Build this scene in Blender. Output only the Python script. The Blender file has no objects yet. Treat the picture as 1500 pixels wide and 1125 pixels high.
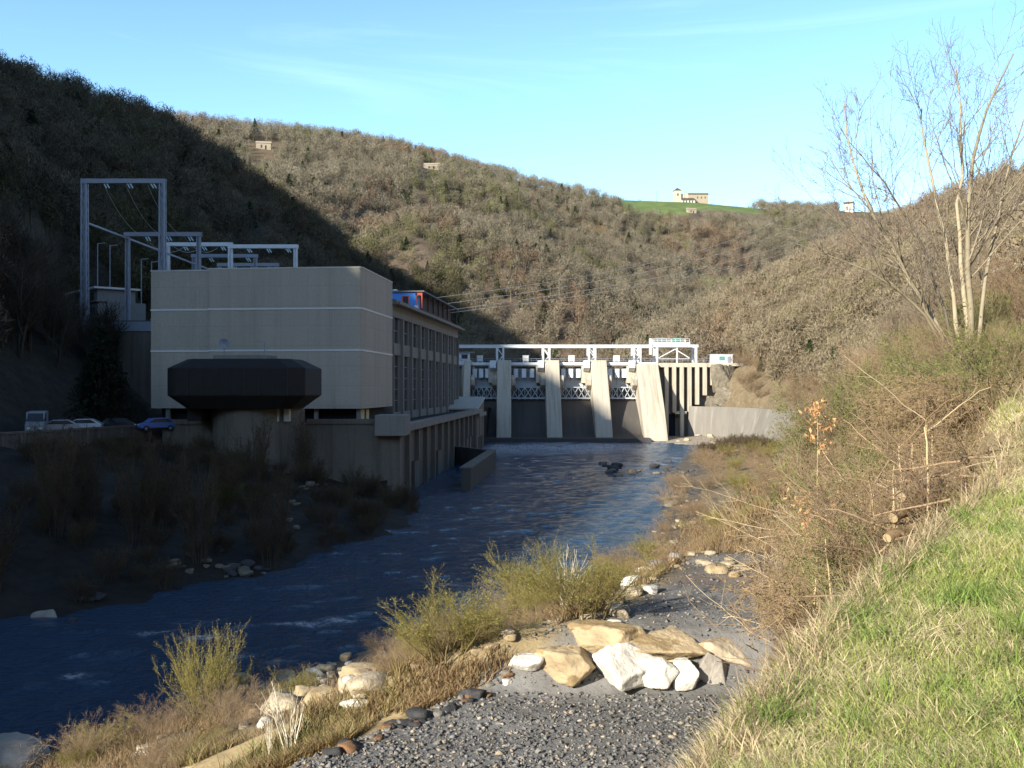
import bpy, bmesh, math, random
import numpy as np
from mathutils import Vector, Matrix

SC = bpy.context.scene
COL = SC.collection
R = math.radians
rng = np.random.default_rng(7)
random.seed(7)

# ------------------------------------------------------------------ camera constants
CZ, FPX = 12.8, 1460.0
def at(px, py, Y):
    return ((px - 750) / FPX * Y, Y, CZ + (569 - py) / FPX * Y)

# ------------------------------------------------------------------ numpy noise
def _hash(ix, iy, seed):
    n = (ix.astype(np.int64) * 374761393 + iy.astype(np.int64) * 668265263 + seed * 982451653) & 0x7fffffff
    n = ((n ^ (n >> 13)) * 1274126177) & 0x7fffffff
    n = (n ^ (n >> 16)) & 0xffffff
    return n / float(0xffffff)
def vnoise(x, y, seed=0):
    x = np.asarray(x, float); y = np.asarray(y, float)
    ix = np.floor(x); iy = np.floor(y); fx = x - ix; fy = y - iy
    fx = fx * fx * (3 - 2 * fx); fy = fy * fy * (3 - 2 * fy)
    a = _hash(ix, iy, seed); b = _hash(ix + 1, iy, seed); c = _hash(ix, iy + 1, seed); d = _hash(ix + 1, iy + 1, seed)
    return (a * (1 - fx) + b * fx) * (1 - fy) + (c * (1 - fx) + d * fx) * fy
def fbm(x, y, seed=0, oct=4):
    s = 0; a = .5
    for k in range(oct):
        s = s + a * vnoise(x * 2 ** k, y * 2 ** k, seed + k * 17); a *= .5
    return s - .47
def ip(v, pts):
    return np.interp(v, [p[0] for p in pts], [p[1] for p in pts])
def sstep(a, b, v):
    t = np.clip((v - a) / (b - a), 0, 1); return t * t * (3 - 2 * t)

# ------------------------------------------------------------------ terrain
XS = [(-60,-40),(0,-26),(31,-22),(33,-18),(35.5,-13.3),(45,-9.2),(54,-4),(64,1.8),(77,10.6),(98,15),(143,23),(195,34),(225,45),(236,32),(246,25),(262,24)]
XL = [(-60,-100),(0,-76),(30,-48),(45,-36),(55,-28),(69,-17.5),(93,-9.8),(116,-10.7),(120,-13),(218,-6.4),(262,-12)]
XE = [(-40,-22),(0,-2.2),(3.94,.66),(5.06,1.36),(6.9,2.72),(10.6,5.45),(20,10),(32,14),(60,24),(100,36),(150,50),(165,53),(176,56),(190,59),(205,61),(220,61.6),(236,60.8),(246,58),(253,55.5),(258,54),(264,57),(320,62),(700,120)]
ZE = [(-40,6),(0,10.62),(4,11.2),(6.9,11.65),(10.6,12.25),(20,13.0),(32,13.5),(60,13.2),(100,11.5),(150,9.5),(200,8.4),(240,9.5),(262,17),(320,20)]
KE = [(0,.2),(12,.2),(30,.3),(60,.42),(120,.5),(300,.5)]
XG = [(-40,-12),(0,-9),(13,-4.2),(15,-2.9),(16.9,-1.3),(18.4,-.4),(19.3,.2),(21,2.3),(24,3.6),(27,5),(36,8),(50,13),(80,22),(150,36),(262,60)]
SHELF = [(-40,7.2),(17.9,7.35),(18.9,8.25),(27,8.35),(31,6.6),(36,5.0),(50,3.2),(80,2.4),(150,1.6),(262,1.0)]
def xwall(y): return -47 + (y - 92) * .27
RA = [(-370,-420,172),(-312,-230,208),(-300,-140,213),(-288,-40,211),(-278,120,218),(-268,200,202),(-150,290,104),(-126,330,99),(-90,400,79),(-56,430,53),(-28,450,30),(5,470,14)]
RB = [(-480,580,190),(-249,650,187),(-158,700,190),(-102,730,190),(-26,770,179),(27,800,171),(85,830,169),(151,850,170.5),(211,880,171),(350,930,176),(600,1000,185)]
RC = [(45,330,14),(60,350,20),(91,380,39),(123,400,55),(160,400,76),(190,368,90),(225,390,98),(300,300,115),(380,120,150),(400,-200,190),(260,-430,200),(0,-520,205),(-340,-460,190)]  # points behind the camera: unseen ridge added to block low sky light
RS = [RA, RB, RC]
def ridge(x, y, pts, slope, w=18, pw=1.0):
    h = np.full(np.shape(x), -1e3)
    for (x0, y0, z0), (x1, y1, z1) in zip(pts[:-1], pts[1:]):
        dx, dy = x1 - x0, y1 - y0
        t = np.clip(((x - x0) * dx + (y - y0) * dy) / (dx * dx + dy * dy), 0, 1)
        d = np.hypot(x - x0 - t * dx, y - y0 - t * dy)
        h = np.maximum(h, z0 + t * (z1 - z0) - slope * (np.sqrt(d * d + w * w) - w))
    return h
def hillz(x, y):
    n1 = fbm(x / 95, y / 95, 3, 4); n2 = fbm(x / 28, y / 28, 9, 3)
    a = ridge(x, y, RA, .96, 12) + n1 * 14 + n2 * 4
    gul = np.abs(fbm(x / 120 + .3 * n1, y / 240, 21, 3)) * 60 - 8
    dB = np.hypot(0, y - np.interp(x, [p[0] for p in RB], [p[1] for p in RB]))
    b = ridge(x, y, RB, .47, 22) + (n1 * 26 + n2 * 7 + gul) * sstep(26, 170, dB)
    c = ridge(x, y, RC, .5, 14) + n1 * 10 + n2 * 4
    h = np.maximum(np.maximum(a, b), c)
    return np.where((y < 264) & (x > -30) & (x < ip(y, XE) + 3), -60.0, h)
def basez(x, y):
    xs = ip(y, XS); xl = ip(y, XL); xe = ip(y, XE) + .55 * fbm(x / 4, y / 1.7, 29, 3) * np.where(y < 30, 1, 0); ze = ip(y, ZE); ke = ip(y, KE); sh = ip(y, SHELF)
    # right bank
    nn = fbm(x / 2.2, y / 2.2, 31, 4)
    shelf_n = sh + nn * .18 + fbm(x / 9, y / 9, 35, 3) * np.where(y > 27, 1.2, .12)
    q = (x - xs) / np.maximum(ip(y, XG) - xs, 3.0)
    L = np.where(q > 0, np.minimum(np.clip(q, 0, 1) ** 1.25 * sh + nn * .25, shelf_n), np.maximum(.35 * (x - xs), -2.2))
    T = np.where(x > xe, ze + ke * (x - xe) + .02 * (x - xe) ** 1 + nn * np.where(y > 16, .5, .10), ze - np.interp(y, [0, 26, 34, 70, 120, 155, 166], [1.25, 1.2, .8, .8, .62, .62, 3.2]) * (xe - x) + nn * .25)
    right = np.maximum(L, T)
    # left bank
    d = xl - x
    bank = np.clip(.23 * d, -2.2, 6.9) + fbm(x / 7, y / 7, 41, 4) * 1.2 * sstep(0, 5, d)
    left = np.where((y < 118) & (x < xwall(y)) & (y > -20), 8.0, bank)
    left = np.where((y >= 114.5) & (x < -13.2 + .066 * (y - 118) - 1.2), 8.0, left)
    left = np.where((y >= 114.5) & (x >= -13.2 + .066 * (y - 118) - 1.2), -2.2, left)
    base = np.where(x > (xl + xs) * .5, right, left)
    behind = np.where(x > ip(y, XE), np.maximum(np.minimum(right, 92 - .25 * np.maximum(y - 380, 0)), 17.0), 17.0)
    return np.where(y > 266, behind, base)
def H(x, y):
    x = np.asarray(x, float); y = np.asarray(y, float)
    h = np.maximum(basez(x, y), hillz(x, y))
    # switchyard terrace cut into the left hillside
    tx = sstep(-104, -98, x) * (1 - sstep(-48.6, -48.2, x)); ty = sstep(146, 149, y) * (1 - sstep(224, 230, y))
    h = h + (23.0 - h) * tx * ty
    inb = (x > -49) & (x < -8) & (y > 114.5) & (y < 262) & (x < -13.2 + .066 * (y - 118) - 1.2)
    h = np.where(inb, 8.0, h)
    return h
def h1(x, y): return float(H(np.array([x]), np.array([y]))[0])
def gp(px, py, y0=3.0, y1=1200.0):
    Y = np.geomspace(y0, y1, 3000)
    x = (px - 750) / FPX * Y; z = CZ + (569 - py) / FPX * Y
    k = np.argmax(H(x, Y) >= z)
    return float(x[k]), float(Y[k]), float(z[k])

# ------------------------------------------------------------------ mesh helpers
def npmesh(name, parts, smooth=False):
    """parts: list of (V (n,3), F (m,k) int, col (n,3) or None)"""
    Vs, cols, lv, lt, off = [], [], [], [], 0
    anycol = any(p[2] is not None for p in parts)
    for V, F, c in parts:
        V = np.asarray(V, np.float32).reshape(-1, 3); F = np.asarray(F, np.int64)
        Vs.append(V); lv.append((F + off).ravel()); lt.append(np.full(len(F), F.shape[1], np.int32)); off += len(V)
        if anycol:
            c = np.asarray(c if c is not None else (.5, .5, .5), np.float32)
            cols.append(np.broadcast_to(c, (len(V), 3)))
    V = np.concatenate(Vs); lv = np.concatenate(lv).astype(np.int32); lt = np.concatenate(lt)
    me = bpy.data.meshes.new(name)
    me.vertices.add(len(V)); me.vertices.foreach_set('co', V.ravel())
    me.loops.add(len(lv)); me.loops.foreach_set('vertex_index', lv)
    me.polygons.add(len(lt))
    ls = np.zeros(len(lt), np.int32); ls[1:] = np.cumsum(lt)[:-1]
    me.polygons.foreach_set('loop_start', ls); me.polygons.foreach_set('loop_total', lt)
    if smooth: me.polygons.foreach_set('use_smooth', np.ones(len(lt), bool))
    if anycol:
        a = me.attributes.new('col', 'FLOAT_COLOR', 'POINT')
        c4 = np.ones((len(V), 4), np.float32); c4[:, :3] = np.concatenate(cols)
        a.data.foreach_set('color', c4.ravel())
    me.update(); me.validate()
    return me
def link(name, me, mat=None, parent=None, loc=None, rz=0, sc=None):
    o = bpy.data.objects.new(name, me); COL.objects.link(o)
    if mat is not None and me is not None and len(me.materials) == 0: me.materials.append(mat)
    if parent is not None: o.parent = parent
    if loc is not None: o.location = loc
    if rz: o.rotation_euler = (0, 0, rz)
    if sc is not None: o.scale = (sc, sc, sc) if np.isscalar(sc) else sc
    return o
def tag(o, label=None, cat=None, group=None, kind=None):
    if label: o['label'] = label
    if cat: o['category'] = cat
    if group: o['group'] = group
    if kind: o['kind'] = kind
    return o
def empty(name, loc, rz=0.0):
    o = bpy.data.objects.new(name, None); COL.objects.link(o)
    o.location = loc; o.rotation_euler = (0, 0, rz); o.empty_display_size = .5
    return o
class MB:
    def __init__(s): s.v = []; s.f = []
    def raw(s, vs, fs):
        o = len(s.v); s.v += [tuple(p) for p in vs]; s.f += [tuple(i + o for i in f) for f in fs]; return s
    def box(s, x0, x1, y0, y1, z0, z1):
        return s.raw([(x0,y0,z0),(x1,y0,z0),(x1,y1,z0),(x0,y1,z0),(x0,y0,z1),(x1,y0,z1),(x1,y1,z1),(x0,y1,z1)],
                     [(0,3,2,1),(4,5,6,7),(0,1,5,4),(1,2,6,5),(2,3,7,6),(3,0,4,7)])
    def prism(s, poly, z0, z1):          # poly counter-clockwise in xy
        n = len(poly)
        return s.raw([(x,y,z0) for x,y in poly] + [(x,y,z1) for x,y in poly],
                     [tuple(range(n-1,-1,-1)), tuple(range(n,2*n))] + [(i,(i+1)%n,n+(i+1)%n,n+i) for i in range(n)])
    def prismx(s, poly, x0, x1):         # poly in (y,z), extruded along x
        n = len(poly)
        return s.raw([(x0,y,z) for y,z in poly] + [(x1,y,z) for y,z in poly],
                     [tuple(range(n-1,-1,-1)), tuple(range(n,2*n))] + [(i,(i+1)%n,n+(i+1)%n,n+i) for i in range(n)])
    def bar(s, a, b, w, h=None):         # square bar between two points
        a = Vector(a); b = Vector(b); t = (b - a).normalized(); h = h or w
        up = Vector((0,0,1)) if abs(t.z) < .95 else Vector((1,0,0))
        u = t.cross(up).normalized() * (w / 2); v = u.cross(t).normalized() * (h / 2)
        P = [a-u-v, a+u-v, a+u+v, a-u+v, b-u-v, b+u-v, b+u+v, b-u+v]
        return s.raw(P, [(0,3,2,1),(4,5,6,7),(0,1,5,4),(1,2,6,5),(2,3,7,6),(3,0,4,7)])
    def cyl(s, a, b, r0, r1=None, n=10):
        a = Vector(a); b = Vector(b); t = (b - a).normalized(); r1 = r0 if r1 is None else r1
        up = Vector((0,0,1)) if abs(t.z) < .95 else Vector((1,0,0))
        u = t.cross(up).normalized(); v = u.cross(t)
        P = [a + (u*math.cos(q) + v*math.sin(q))*r0 for q in [2*math.pi*i/n for i in range(n)]] + \
            [b + (u*math.cos(q) + v*math.sin(q))*r1 for q in [2*math.pi*i/n for i in range(n)]]
        return s.raw(P, [tuple(range(n)), tuple(range(2*n-1,n-1,-1))] + [((i+1)%n, i, n+i, n+(i+1)%n) for i in range(n)])
    def mesh(s, name, bevel=0, seg=1):
        me = bpy.data.meshes.new(name); me.from_pydata(s.v, [], s.f); me.update()
        bm = bmesh.new(); bm.from_mesh(me)
        bmesh.ops.recalc_face_normals(bm, faces=bm.faces)
        if bevel: bmesh.ops.bevel(bm, geom=list(bm.edges), offset=bevel, segments=seg, affect='EDGES', profile=.5, clamp_overlap=True)
        bm.to_mesh(me); bm.free(); return me
    def build(s, name, mat, parent=None, bevel=0, seg=1, loc=None, rz=0):
        return link(name, s.mesh(name, bevel, seg), mat, parent, loc, rz)

# tubes and growth -------------------------------------------------
def tubes(P, Rr, S=3):
    N, K, _ = P.shape
    T = np.gradient(P, axis=1); T /= np.linalg.norm(T, axis=2, keepdims=True) + 1e-9
    m = T.mean(1); ref = np.where(np.abs(m[:, 2:3]) > .8, np.array([[1., 0, 0]]), np.array([[0, 0, 1.]]))
    U = np.cross(T, ref[:, None, :]); U /= np.linalg.norm(U, axis=2, keepdims=True) + 1e-9
    W = np.cross(T, U)
    q = np.arange(S) * 2 * np.pi / S
    V = P[:, :, None, :] + Rr[:, :, None, None] * (U[:, :, None, :] * np.cos(q)[None, None, :, None] + W[:, :, None, :] * np.sin(q)[None, None, :, None])
    idx = np.arange(N * K * S).reshape(N, K, S)
    a = idx[:, :-1, :]; b = idx[:, 1:, :]
    F = np.stack([a, np.roll(a, -1, 2), np.roll(b, -1, 2), b], -1).reshape(-1, 4)
    return V.reshape(-1, 3), F
def unit(v): return v / (np.linalg.norm(v, axis=-1, keepdims=True) + 1e-9)
def grow(P, Rr, levels, g):
    out = [(P, Rr)]
    for lv in levels:
        N, K, _ = P.shape; n = lv['n']; M = N * n; Kc = lv.get('K', 4)
        par = np.repeat(np.arange(N), n)
        t = lv.get('t0', .25) + (lv.get('t1', .98) - lv.get('t0', .25)) * g.random(M)
        f = t * (K - 1); i = np.minimum(f.astype(int), K - 2); w = (f - i)[:, None]
        pos = P[par, i] * (1 - w) + P[par, i + 1] * w
        tan = unit(P[par, i + 1] - P[par, i])
        rad = Rr[par, i] * (1 - w[:, 0]) + Rr[par, i + 1] * w[:, 0]
        plen = np.linalg.norm(np.diff(P, axis=1), axis=2).sum(1)[par]
        perp = unit(np.cross(tan, unit(g.normal(size=(M, 3)))))
        ang = R(lv.get('ang', 45)) * (.7 + .6 * g.random(M))
        d = unit(tan * np.cos(ang)[:, None] + perp * np.sin(ang)[:, None])
        L = plen * lv.get('lf', .45) * (1.15 - .7 * t) * (.6 + .7 * g.random(M))
        s = np.linspace(0, 1, Kc)
        jit = np.cumsum(g.normal(size=(M, Kc, 3)) * lv.get('jit', .06), axis=1); jit[:, 0] = 0
        up = np.array([0, 0, lv.get('up', .25)])
        Pc = pos[:, None, :] + L[:, None, None] * (d[:, None, :] * s[None, :, None] + up * (s ** 2)[None, :, None] + jit * s[None, :, None])
        Rc = np.maximum(rad * lv.get('rr', .55), lv.get('rmin', .002))[:, None] * (1 - .75 * s)[None, :]
        P, Rr = Pc, np.maximum(Rc, lv.get('rmin', .002) * .5)
        out.append((P, Rr))
    return out
def stems(n, h, spread, r, K, g, wob=.05, base=.15, hvar=.4):
    a = g.random(n) * 2 * np.pi; rb = base * np.sqrt(g.random(n))
    hh = h * (1 - hvar * g.random(n)); sp = spread * np.sqrt(g.random(n))
    s = np.linspace(0, 1, K)
    ox = (rb * np.cos(a))[:, None] + (sp * np.cos(a))[:, None] * s ** 1.4
    oy = (rb * np.sin(a))[:, None] + (sp * np.sin(a))[:, None] * s ** 1.4
    oz = hh[:, None] * s
    P = np.stack([ox, oy, oz], -1)
    P[:, 1:] += np.cumsum(g.normal(size=(n, K - 1, 3)) * wob * h / K, axis=1)
    return P, (r * (.7 + .5 * g.random(n)))[:, None] * (1 - .8 * s)[None, :]
def leaves(P, n, size, g, spread=.05, t0=.2):
    N, K, _ = P.shape; M = N * n; par = np.repeat(np.arange(N), n)
    f = (t0 + (1 - t0) * g.random(M)) * (K - 1); i = np.minimum(f.astype(int), K - 2); w = (f - i)[:, None]
    c = P[par, i] * (1 - w) + P[par, i + 1] * w + g.normal(size=(M, 3)) * spread
    a = unit(g.normal(size=(M, 3)) + np.array([0, 0, .5])); b = unit(np.cross(a, g.normal(size=(M, 3))))
    s = size * (.6 + .8 * g.random(M))[:, None]
    V = np.stack([c - a * s, c + b * s * .38, c + a * s, c - b * s * .38], 1).reshape(-1, 3)
    return V, np.arange(M * 4).reshape(M, 4)
def colvar(n, per, base, var, g):
    c = np.array(base)[None, :] * (1 + var * (g.random((n, 1)) * 2 - 1))
    return np.repeat(c, per, axis=0)

_ico = {}
def ico(sub):
    if sub not in _ico:
        bm = bmesh.new(); bmesh.ops.create_icosphere(bm, subdivisions=sub, radius=1)
        _ico[sub] = (np.array([v.co[:] for v in bm.verts]), np.array([[v.index for v in f.verts] for f in bm.faces])); bm.free()
    return _ico[sub]
def rock(seed, sx, sy, sz, sub=3, planes=9, rough=.03, flat=.5):
    g = np.random.default_rng(seed)
    D, F = ico(sub)
    n = unit(g.normal(size=(planes, 3))); c = .5 + .42 * g.random(planes)
    n = np.vstack([n, [[0, 0, -1.], [0, 0, 1.]]]); c = np.append(c, [flat, flat + .1 + .2 * g.random()])
    dd = D @ n.T
    r = np.min(np.where(dd > .05, c[None, :] / np.maximum(dd, .05), 9), axis=1)
    r = np.minimum(r, 1.25)
    if rough:
        q = D * 3 + seed
        nz = fbm(q[:, 0] + q[:, 2] * .7, q[:, 1] - q[:, 2] * .6, seed % 97, 4) + .5 * fbm(q[:, 0] * 3 + 9, q[:, 2] * 3 + q[:, 1], seed % 89, 3)
        r = r * (1 + rough * 3 * nz)
    return D * r[:, None] * np.array([sx, sy, sz]), F
# ------------------------------------------------------------------ materials
_M = {}
def newmat(name):
    m = bpy.data.materials.new(name); m.use_nodes = True
    nt = m.node_tree; b = nt.nodes['Principled BSDF']
    return m, nt, b
def nd(nt, typ, **kw):
    n = nt.nodes.new(typ)
    for k, v in kw.items(): setattr(n, k, v)
    return n
def mixc(nt, fac, a, b, mode='MIX'):
    n = nd(nt, 'ShaderNodeMix', data_type='RGBA', blend_type=mode)
    for sock, v in ((n.inputs[0], fac), (n.inputs[6], a), (n.inputs[7], b)):
        if isinstance(v, (int, float)): sock.default_value = v
        elif isinstance(v, tuple): sock.default_value = (*v, 1) if len(v) == 3 else v
        else: nt.links.new(v, sock)
    return n.outputs[2]
def noise(nt, scale, detail=4, vec=None, rough=.6):
    n = nd(nt, 'ShaderNodeTexNoise'); n.inputs['Scale'].default_value = scale; n.inputs['Detail'].default_value = detail; n.inputs['Roughness'].default_value = rough
    if vec is not None: nt.links.new(vec, n.inputs['Vector'])
    return n.outputs['Fac']
def ramp(nt, fac, a, b):
    n = nd(nt, 'ShaderNodeMapRange'); nt.links.new(fac, n.inputs[0]); n.inputs[1].default_value = a; n.inputs[2].default_value = b
    return n.outputs[0]
def objco(nt, scale=(1,1,1)):
    t = nd(nt, 'ShaderNodeTexCoord'); mp = nd(nt, 'ShaderNodeMapping'); mp.inputs['Scale'].default_value = scale
    nt.links.new(t.outputs['Object'], mp.inputs['Vector']); return mp.outputs['Vector']
def bump(nt, b, h, dist, strength=1.0):
    n = nd(nt, 'ShaderNodeBump'); n.inputs['Distance'].default_value = dist; n.inputs['Strength'].default_value = strength
    nt.links.new(h, n.inputs['Height']); nt.links.new(n.outputs[0], b.inputs['Normal'])
def plain(name, col, rough=.7, var=.18, scale=1.5, metal=0.0):
    if name in _M: return _M[name]
    m, nt, b = newmat(name); v = objco(nt)
    f = noise(nt, scale, 5, v)
    c = mixc(nt, f, tuple(x * (1 - var) for x in col), tuple(min(1, x * (1 + var)) for x in col))
    nt.links.new(c, b.inputs['Base Color']); b.inputs['Roughness'].default_value = rough; b.inputs['Metallic'].default_value = metal
    _M[name] = m; return m
def concrete(name, col, stain=(.12,.10,.08), amount=.6, streak=.9, joints=None, scale=1.0, bright=None, ys=1.0):
    """weathered concrete: mottling, vertical run-off streaks, optional panel joints (width, height in metres)"""
    if name in _M: return _M[name]
    m, nt, b = newmat(name); v = objco(nt)
    f = noise(nt, .35 * scale, 6, v); f2 = noise(nt, 4 * scale, 4, v)
    c = mixc(nt, f, tuple(x * .86 for x in col), tuple(min(1, x * 1.1) for x in col))
    c = mixc(nt, ramp(nt, f2, .35, .8), c, tuple(x * .8 for x in col))
    sv = objco(nt, (streak, streak * ys, streak * .06)); st = noise(nt, 1.3, 5, sv, .65)
    k = nd(nt, 'ShaderNodeMath', operation='MULTIPLY'); nt.links.new(ramp(nt, st, .48, .75), k.inputs[0]); k.inputs[1].default_value = amount
    c = mixc(nt, k.outputs[0], c, stain)
    if bright:
        sv2 = objco(nt, (streak * 1.3, streak * 1.3, streak * .05)); s2 = noise(nt, 1.1, 4, sv2, .6)
        c = mixc(nt, ramp(nt, s2, .56, .74), c, bright)
    if joints:
        br = nd(nt, 'ShaderNodeTexBrick'); br.offset = 0
        br.inputs['Color1'].default_value = (1,1,1,1); br.inputs['Color2'].default_value = (.96,.96,.96,1); br.inputs['Mortar'].default_value = (.86,.85,.83,1)
        br.inputs['Scale'].default_value = 1; br.inputs['Mortar Size'].default_value = .04; br.inputs['Brick Width'].default_value = joints[0]; br.inputs['Row Height'].default_value = joints[1]
        t = nd(nt, 'ShaderNodeTexCoord'); sx = nd(nt, 'ShaderNodeSeparateXYZ'); cx = nd(nt, 'ShaderNodeCombineXYZ')
        ad = nd(nt, 'ShaderNodeMath', operation='ADD'); nt.links.new(t.outputs['Object'], sx.inputs[0])
        nt.links.new(sx.outputs[0], ad.inputs[0]); nt.links.new(sx.outputs[1], ad.inputs[1])
        nt.links.new(ad.outputs[0], cx.inputs[0]); nt.links.new(sx.outputs[2], cx.inputs[1]); nt.links.new(cx.outputs[0], br.inputs['Vector'])
        c = mixc(nt, 1.0, c, br.outputs['Color'], 'MULTIPLY')
    nt.links.new(c, b.inputs['Base Color']); b.inputs['Roughness'].default_value = .9
    bump(nt, b, f2, .03, .6)
    _M[name] = m; return m
def vcol(name, rough=.85, var=.25, scale=3.0, trans=0.0, bumpd=0.0, objvar=0.0):
    """colour from the mesh's own 'col' attribute with a little noise"""
    if name in _M: return _M[name]
    m, nt, b = newmat(name)
    a = nd(nt, 'ShaderNodeAttribute', attribute_name='col')
    v = objco(nt); f = noise(nt, scale, 5, v)
    mul = nd(nt, 'ShaderNodeMapRange'); nt.links.new(f, mul.inputs[0]); mul.inputs[1].default_value = .25; mul.inputs[2].default_value = .75
    mul.inputs[3].default_value = 1 - var; mul.inputs[4].default_value = 1 + var
    fac = mul.outputs[0]
    if objvar:
        oi = nd(nt, 'ShaderNodeObjectInfo'); r2 = nd(nt, 'ShaderNodeMapRange'); nt.links.new(oi.outputs['Random'], r2.inputs[0])
        r2.inputs[3].default_value = 1 - objvar; r2.inputs[4].default_value = 1 + objvar
        mm = nd(nt, 'ShaderNodeMath', operation='MULTIPLY'); nt.links.new(fac, mm.inputs[0]); nt.links.new(r2.outputs[0], mm.inputs[1]); fac = mm.outputs[0]
    sc = nd(nt, 'ShaderNodeVectorMath', operation='SCALE'); nt.links.new(a.outputs['Color'], sc.inputs[0]); nt.links.new(fac, sc.inputs['Scale'])
    nt.links.new(sc.outputs[0], b.inputs['Base Color']); b.inputs['Roughness'].default_value = rough
    b.inputs['Specular IOR Level'].default_value = .25
    if bumpd: bump(nt, b, noise(nt, scale * 4, 6, v), bumpd)
    if trans:
        out = nt.nodes['Material Output']; tr = nd(nt, 'ShaderNodeBsdfTranslucent'); ms = nd(nt, 'ShaderNodeMixShader'); ms.inputs[0].default_value = trans
        nt.links.new(sc.outputs[0], tr.inputs['Color']); nt.links.new(b.outputs[0], ms.inputs[1]); nt.links.new(tr.outputs[0], ms.inputs[2]); nt.links.new(ms.outputs[0], out.inputs['Surface'])
    _M[name] = m; return m
def glass(name, col=(.03,.04,.05)):
    if name in _M: return _M[name]
    m, nt, b = newmat(name); b.inputs['Base Color'].default_value = (*col, 1); b.inputs['Roughness'].default_value = .12
    _M[name] = m; return m

M_GROUND = vcol('ground_earth', .95, .35, 1.2, bumpd=.05)
M_TWIG = vcol('twig_bark', .9, .15, 2.0, objvar=.12)
M_LEAF = vcol('leaf_blade', .8, .15, 2.0, trans=.3)
M_GRASS = vcol('grass_blade', .7, .1, 2.0, trans=.35)
M_STONE = vcol('stone', .9, .22, 2.2, bumpd=.04)
M_FOREST = vcol('forest_twig', .95, .12, .05)
M_CLAD = concrete('grey_cladding', (.53,.475,.39), (.33,.29,.23), .5, .5, joints=(3.55, 2.58))
M_WHITE = plain('white_paint', (.80,.80,.78), .55, .06)
M_STEELW = plain('pale_steel_paint', (.72,.76,.80), .5, .08)
M_GALV = plain('galvanised_steel', (.27,.30,.36), .5, .15)
M_DARKCLAD = plain('dark_brown_cladding', (.022,.020,.018), .8, .3)
M_DARK = plain('shade_and_tyre_black', (.02,.02,.022), .9, .2)  # near black: darkness of recesses and openings put into colour; also tyres, doors
M_QUAY = concrete('quay_concrete', (.20,.175,.14), (.05,.045,.04), .7, .7)
M_PARW = concrete('parapet_concrete', (.16,.14,.12), (.03,.028,.025), .8, 1.2, bright=(.34,.30,.26))
M_HALLW = concrete('hall_render', (.30,.28,.25), (.10,.09,.08), .5, .8)
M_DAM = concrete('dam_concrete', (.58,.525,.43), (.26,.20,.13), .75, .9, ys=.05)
M_DAMD = concrete('dark_spillway_concrete', (.10,.09,.082), (.05,.045,.04), .6, .9, ys=.05)  # darker concrete than the piers, for spillways, flume floor and apron
M_REVET = concrete('revetment_concrete', (.25,.235,.21), (.17,.15,.12), .6, .35, bright=(.33,.31,.28))
M_BLUE = plain('blue_paint', (.07,.31,.88), .55, .1)
M_ORANGE = plain('orange_red_paint', (.85,.13,.07), .55, .1)
M_GATE = plain('grey_gate_steel', (.52,.54,.55), .6, .15)
M_WINDOW = glass('dark_window_glass', (.05,.065,.08))
M_WIRE = plain('cable_metal', (.55,.55,.55), .5, .05)
M_INS = plain('glass_insulator', (.55,.72,.75), .3, .1)
M_ROOFT = plain('tile_roof', (.10,.075,.06), .9, .2)
M_STONEW = concrete('old_stone_wall', (.40,.325,.235), (.35,.27,.18), .4, 1.5)
M_PALEW = concrete('pale_render_wall', (.72,.66,.55), (.45,.38,.3), .3, 1.2)
# ------------------------------------------------------------------ ground sheet and river
def axis(pts):
    out = []
    for (a, b, st) in pts: out += list(np.arange(a, b, st))
    return np.array(out + [pts[-1][1]])
gx = axis([(-900,-300,15),(-300,-110,5),(-110,-22,1.2),(-22,-9,.6),(-9,15,.22),(15,40,.6),(40,80,1.5),(80,320,5),(320,900,15)])
gy = axis([(-480,-60,12),(-60,0,4),(0,26,.22),(26,44,.5),(44,270,1.3),(270,500,4),(500,1000,6),(1000,1500,20)])
X, Y = np.meshgrid(gx, gy)
Z = H(X, Y)
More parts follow.
